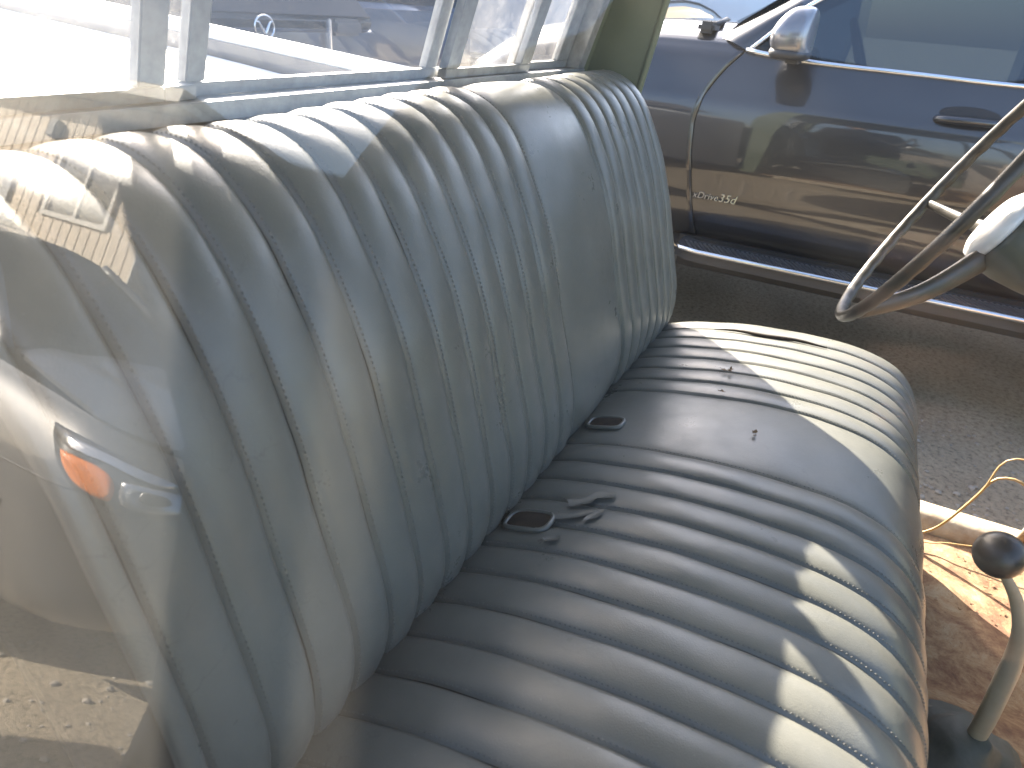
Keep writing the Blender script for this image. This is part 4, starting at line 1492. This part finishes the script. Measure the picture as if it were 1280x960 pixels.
boxo('porch', (HX + .005, 11.2, 0), (HX + 1.4, 13.2, .54), M['shed'], house)
rl = tubeo('stair_rail', [(HX + 1.35, 13.1, 1.5), (HX + 1.35, 11.3, 1.5), (HX + 1.35, 10.3, .85)], .028, M['railing'], house, 8)
for yy, zz2 in ((13.1, 1.5), (12.2, 1.5), (11.3, 1.5)):
    tubeo('rail_post', [(HX + 1.35, yy, .5), (HX + 1.35, yy, zz2)], .025, M['railing'], rl, 8)

# dark shed to the right of the house in the mirror image
shed = thing('dark_shed', 'dark weathered shed with a shallow gable roof beside the cream house', 'shed', (-10, 7, 0))
sm_ = Matrix.Translation((-10.25, 7.05, 0)) @ Matrix.Rotation(R(-32), 4, 'Z')
def shx(bm, lo, hi): box(bm, lo, hi, 0, sm_)
bm = bmesh.new(); shx(bm, (-2.2, -2.6, 0), (2.2, 2.6, 2.75)); from_bm('wall', bm, M['shed'], shed)
bm = bmesh.new()
for k in range(25):
    yy = -2.6 + k * .208
    box(bm, (2.2, yy + .006, .05), (2.225, yy + .20, 2.74), 0, sm_)
o = from_bm('boards', bm, M['shed'], shed)
bm = bmesh.new()
q = [(-2.5, -2.9, 2.75), (2.5, -2.9, 2.75), (2.5, 2.9, 2.75), (-2.5, 2.9, 2.75), (0, -2.9, 3.95), (0, 2.9, 3.95)]
vs = [bm.verts.new(sm_ @ Vector(p)) for p in q]
for idx in ((0, 3, 2, 1), (0, 4, 5, 3), (1, 2, 5, 4), (0, 1, 4), (3, 5, 2)):
    bm.faces.new([vs[i] for i in idx])
from_bm('roof', bm, M['roofing'], shed)

# the person taking the picture, mirrored as a dark soft shape in the door glass
who = thing('person', 'person in dark jacket and trousers holding a phone up to the passenger window', 'person', (-.30, .15, 0))
M['skin'] = mat('skin', (0.42, 0.26, 0.19), (0.47, 0.30, 0.22), rough=.5, scale=30)
M['navy'] = mat('navy_jacket', (0.009, 0.010, 0.013), (0.013, 0.014, 0.018), rough=.95, spec=.12, scale=20, bump=.3, bscale=90)
M['trouser'] = mat('dark_trousers', (0.013, 0.012, 0.012), (0.018, 0.016, 0.016), rough=.95, spec=.12, scale=20, bump=.3, bscale=90)
M['hair'] = mat('dark_hair', (0.02, 0.014, 0.010), (0.035, 0.025, 0.018), rough=.6, scale=60, bump=.5, bscale=120)
M['phone'] = mat('phone_case', (0.015, 0.015, 0.017), rough=.5)
J = dict(pel=(-.40, .135, .96), sp=(-.385, .155, 1.14), ch=(-.365, .15, 1.30), nk=(-.30, .15, 1.54), hd=(-.26, .145, 1.64),
         shl=(-.275, .345, 1.42), ell=(-.265, .425, 1.13), wrl=(-.265, .32, .93), pll=(-.245, .285, .89),
         shr=(-.265, -.085, 1.44), elr=(-.20, -.215, 1.06), wrr=(-.085, -.105, 1.205),
         hl=(-.30, .24, .92), kl=(-.30, .24, .50), al=(-.33, .25, .09), hr=(-.30, .04, .92), kr=(-.30, .05, .50), ar=(-.33, .04, .09))
def skinned(name, chain_r, edges, mt, parent, root, sub=2):
    names = list(chain_r)
    off = who.location
    me = bpy.data.meshes.new(name)
    me.from_pydata([tuple(Vector(J[n]) - off) for n in names], [(names.index(a), names.index(b)) for a, b in edges], [])
    o = bpy.data.objects.new(name, me)
    C.objects.link(o)
    me.materials.append(mt)
    o.parent = parent
    sk = o.modifiers.new('skin', 'SKIN')
    sk.use_smooth_shade = True
    me.skin_vertices or None
    for i, n in enumerate(names):
        d = me.skin_vertices[0].data[i]
        r = chain_r[n]
        d.radius = r if isinstance(r, tuple) else (r, r)
        d.use_root = (n == root)
    ss = o.modifiers.new('smooth', 'SUBSURF'); ss.levels = sub; ss.render_levels = sub
    return o
# phone
pc = Vector((0, 0, CAMZ)) - c_fwd * .012 - c_right * .045 - c_up * .018
pm4 = Matrix((c_right, c_up, -c_fwd)).transposed().to_4x4(); pm4.translation = pc
# fingers wrap the two short ends of the phone
def hand(side, wr):
    e = pc + c_right * (.078 * side)
    knuckle = e + c_right * (.022 * side) - c_fwd * .010 - c_up * .018
    J['pl' + wr] = tuple(knuckle.lerp(Vector(J['wr' + wr]), .35))
    out = {'pl' + wr: (.026, .017)}
    ed = [('wr' + wr, 'pl' + wr)]
    for k in range(4):
        h = (.022 - .016 * k)
        ln = (.9, 1.0, .94, .78)[k]
        a = knuckle + c_up * h
        p1 = e + c_right * (.012 * side) + c_up * (h * 1.15) + c_fwd * (.012 * ln)
        p2 = e - c_right * (.006 * side) + c_up * (h * 1.2 + .003) + c_fwd * .0140
        p3 = e - c_right * (.022 * side * ln) + c_up * (h * 1.2 + .004) + c_fwd * .0125
        for j, p in enumerate((a, p1, p2, p3)):
            n = 'f%d%d%s' % (k, j, wr)
            J[n] = tuple(p); out[n] = (.0088, .0085, .0078, .0065)[j]
        ed += [('pl' + wr, 'f%d0%s' % (k, wr)), ('f%d0%s' % (k, wr), 'f%d1%s' % (k, wr)), ('f%d1%s' % (k, wr), 'f%d2%s' % (k, wr)), ('f%d2%s' % (k, wr), 'f%d3%s' % (k, wr))]
    th = [Vector(J['pl' + wr]) - c_up * .012 - c_fwd * .012, e - c_right * (.004 * side) - c_up * .022 - c_fwd * .016, e - c_right * (.026 * side) - c_up * .006 - c_fwd * .015]
    for j, p in enumerate(th):
        J['t%d%s' % (j, wr)] = tuple(p); out['t%d%s' % (j, wr)] = (.0115, .0098, .0078)[j]
    ed += [('pl' + wr, 't0' + wr), ('t0' + wr, 't1' + wr), ('t1' + wr, 't2' + wr)]
    return out, ed
# the left hand hangs by the pocket, fingers loosely curled
rl_ = {'pll': (.026, .015)}; el_ = [('wrl', 'pll')]
for k in range(4):
    b0 = Vector(J['pll']) + Vector((.018 - .014 * k, .004 * k - .006, -.028))
    pp = [b0, b0 + Vector((.006, -.008, -.030)), b0 + Vector((.003, -.020, -.052)), b0 + Vector((-.004, -.034, -.064))]
    for j, p in enumerate(pp):
        J['l%d%d' % (k, j)] = tuple(p); rl_['l%d%d' % (k, j)] = (.0088, .0085, .0078, .0065)[j]
    el_ += [('pll', 'l%d0' % k)] + [('l%d%d' % (k, j), 'l%d%d' % (k, j + 1)) for j in range(3)]
for j, p in enumerate(((.022, -.012, -.004), (.032, -.024, -.024), (.030, -.034, -.046))):
    J['lt%d' % j] = tuple(Vector(J['pll']) + Vector(p)); rl_['lt%d' % j] = (.0115, .0098, .0078)[j]
el_ += [('pll', 'lt0'), ('lt0', 'lt1'), ('lt1', 'lt2')]
rr_, er_ = hand(1, 'r')
rad = dict(pel=(.13, .10), sp=(.115, .085), ch=(.14, .095), nk=(.052, .055), hd=(.055, .06), shl=.030, ell=.036, wrl=(.026, .02), shr=.030, elr=.036, wrr=(.026, .02), hl=.082, kl=.056, al=.040, hr=.082, kr=.056, ar=.040)
rad.update(rl_); rad.update(rr_)
EB = [('pel', 'sp'), ('sp', 'ch'), ('ch', 'nk'), ('nk', 'hd'), ('ch', 'shl'), ('shl', 'ell'), ('ell', 'wrl'), ('ch', 'shr'), ('shr', 'elr'), ('elr', 'wrr'), ('pel', 'hl'), ('hl', 'kl'), ('kl', 'al'), ('pel', 'hr'), ('hr', 'kr'), ('kr', 'ar')] + el_ + er_
skinned('body', rad, EB, M['skin'], who, 'pel')
J['hem'] = (-.40, .115, .74)
J['clr'] = (-.275, .15, 1.63)
jr = dict(clr=(.075, .08), hem=(.36, .34), pel=(.36, .34), sp=(.26, .26), ch=(.235, .235), nk=(.10, .10), shl=.084, ell=.070, wrl=.060, shr=.105, elr=.080, wrr=.038)
J['wrl_'] = J['wrl']
skinned('jacket', jr, [('hem', 'pel'), ('pel', 'sp'), ('sp', 'ch'), ('ch', 'nk'), ('nk', 'clr'), ('ch', 'shl'), ('shl', 'ell'), ('ell', 'wrl'), ('ch', 'shr'), ('shr', 'elr'), ('elr', 'wrr')], M['navy'], who, 'pel')
J['pel2'] = (-.33, .14, .90)
skinned('trousers', dict(pel2=(.160, .125), hl=.105, kl=.076, al=.064, hr=.105, kr=.076, ar=.064), [('pel2', 'hl'), ('hl', 'kl'), ('kl', 'al'), ('pel2', 'hr'), ('hr', 'kr'), ('kr', 'ar')], M['trouser'], who, 'pel2')
for yy in (.24, .03):
    v, f = grid(lambda u, v: Vector((-.28 + .135 * math.cos(2 * PI * u) * math.sin(PI * v), yy + .050 * math.sin(2 * PI * u) * math.sin(PI * v) * (1 + .15 * math.cos(2 * PI * u)), max(.004, .035 + .055 * math.cos(PI * v) * (1 - .35 * math.cos(2 * PI * u))))), 20, 12)
    pyd('shoe', v, f, M['rubber'], who)
# head: skull, jaw, nose, brow and eye sockets in one surface, facing the truck and down at the phone
hc = Vector((-.24, .14, 1.715))
hf = Vector((.80, -.35, -.48)).normalized(); hside = Vector((0, 0, 1)).cross(hf).normalized(); hu = hf.cross(hside)
def head_fn(u, v):
    th = 2 * PI * u; ph = PI * v
    d = Vector((math.sin(ph) * math.cos(th), math.sin(ph) * math.sin(th), math.cos(ph)))
    x = d.x * .096; y = d.y * (.076 - .014 * max(0, -d.z)); z = d.z * .118
    front = max(0, d.x)
    def bump(yy, zz_, r, a):
        return a * math.exp(-(((d.y - yy) / r) ** 2 + ((d.z - zz_) / r) ** 2)) * (1 if d.x > 0 else 0)
    x += bump(0, -.16, .11, .024) + bump(0, .02, .08, .010) - bump(.36, .05, .13, .010) - bump(-.36, .05, .13, .010)
    x += bump(0, -.52, .15, .007) + bump(0, -.80, .2, .010) - bump(0, -.60, .05, .004)
    y += math.copysign(.016, d.y) * math.exp(-((d.x / .16) ** 2 + ((d.z + .05) / .2) ** 2)) if abs(d.y) > .5 else 0
    return hc + hf * x + hside * y + hu * z
v, f = grid(head_fn, 48, 32)
head = pyd('head', v, f, M['skin'], who)
for s in (-1, 1):
    lathe('eye', [(.0005, -.011), (.008, -.008), (.011, 0), (.008, .008), (.0005, .011)], hc + hf * .080 + hside * (.030 * s) + hu * .008, hf, M['horn'], head, 14)
v, f = grid(lambda u, v: hc + (hf * (math.sin(PI * .62 * v) * math.cos(2 * PI * u) * .101 - .010) + hside * (math.sin(PI * .62 * v) * math.sin(2 * PI * u) * .084) + hu * (math.cos(PI * .62 * v) * .126 + .012 * max(0, math.cos(2 * PI * u)) * v)), 36, 16)
hair = pyd('hair', v, f, M['hair'], head)
phone = boxo('phone', (-.078, -.038, -.004), (.078, .038, .004), M['phone'], None, .003, pm4)
tag(phone, 'slim black phone held sideways by the person at the window', 'phone')
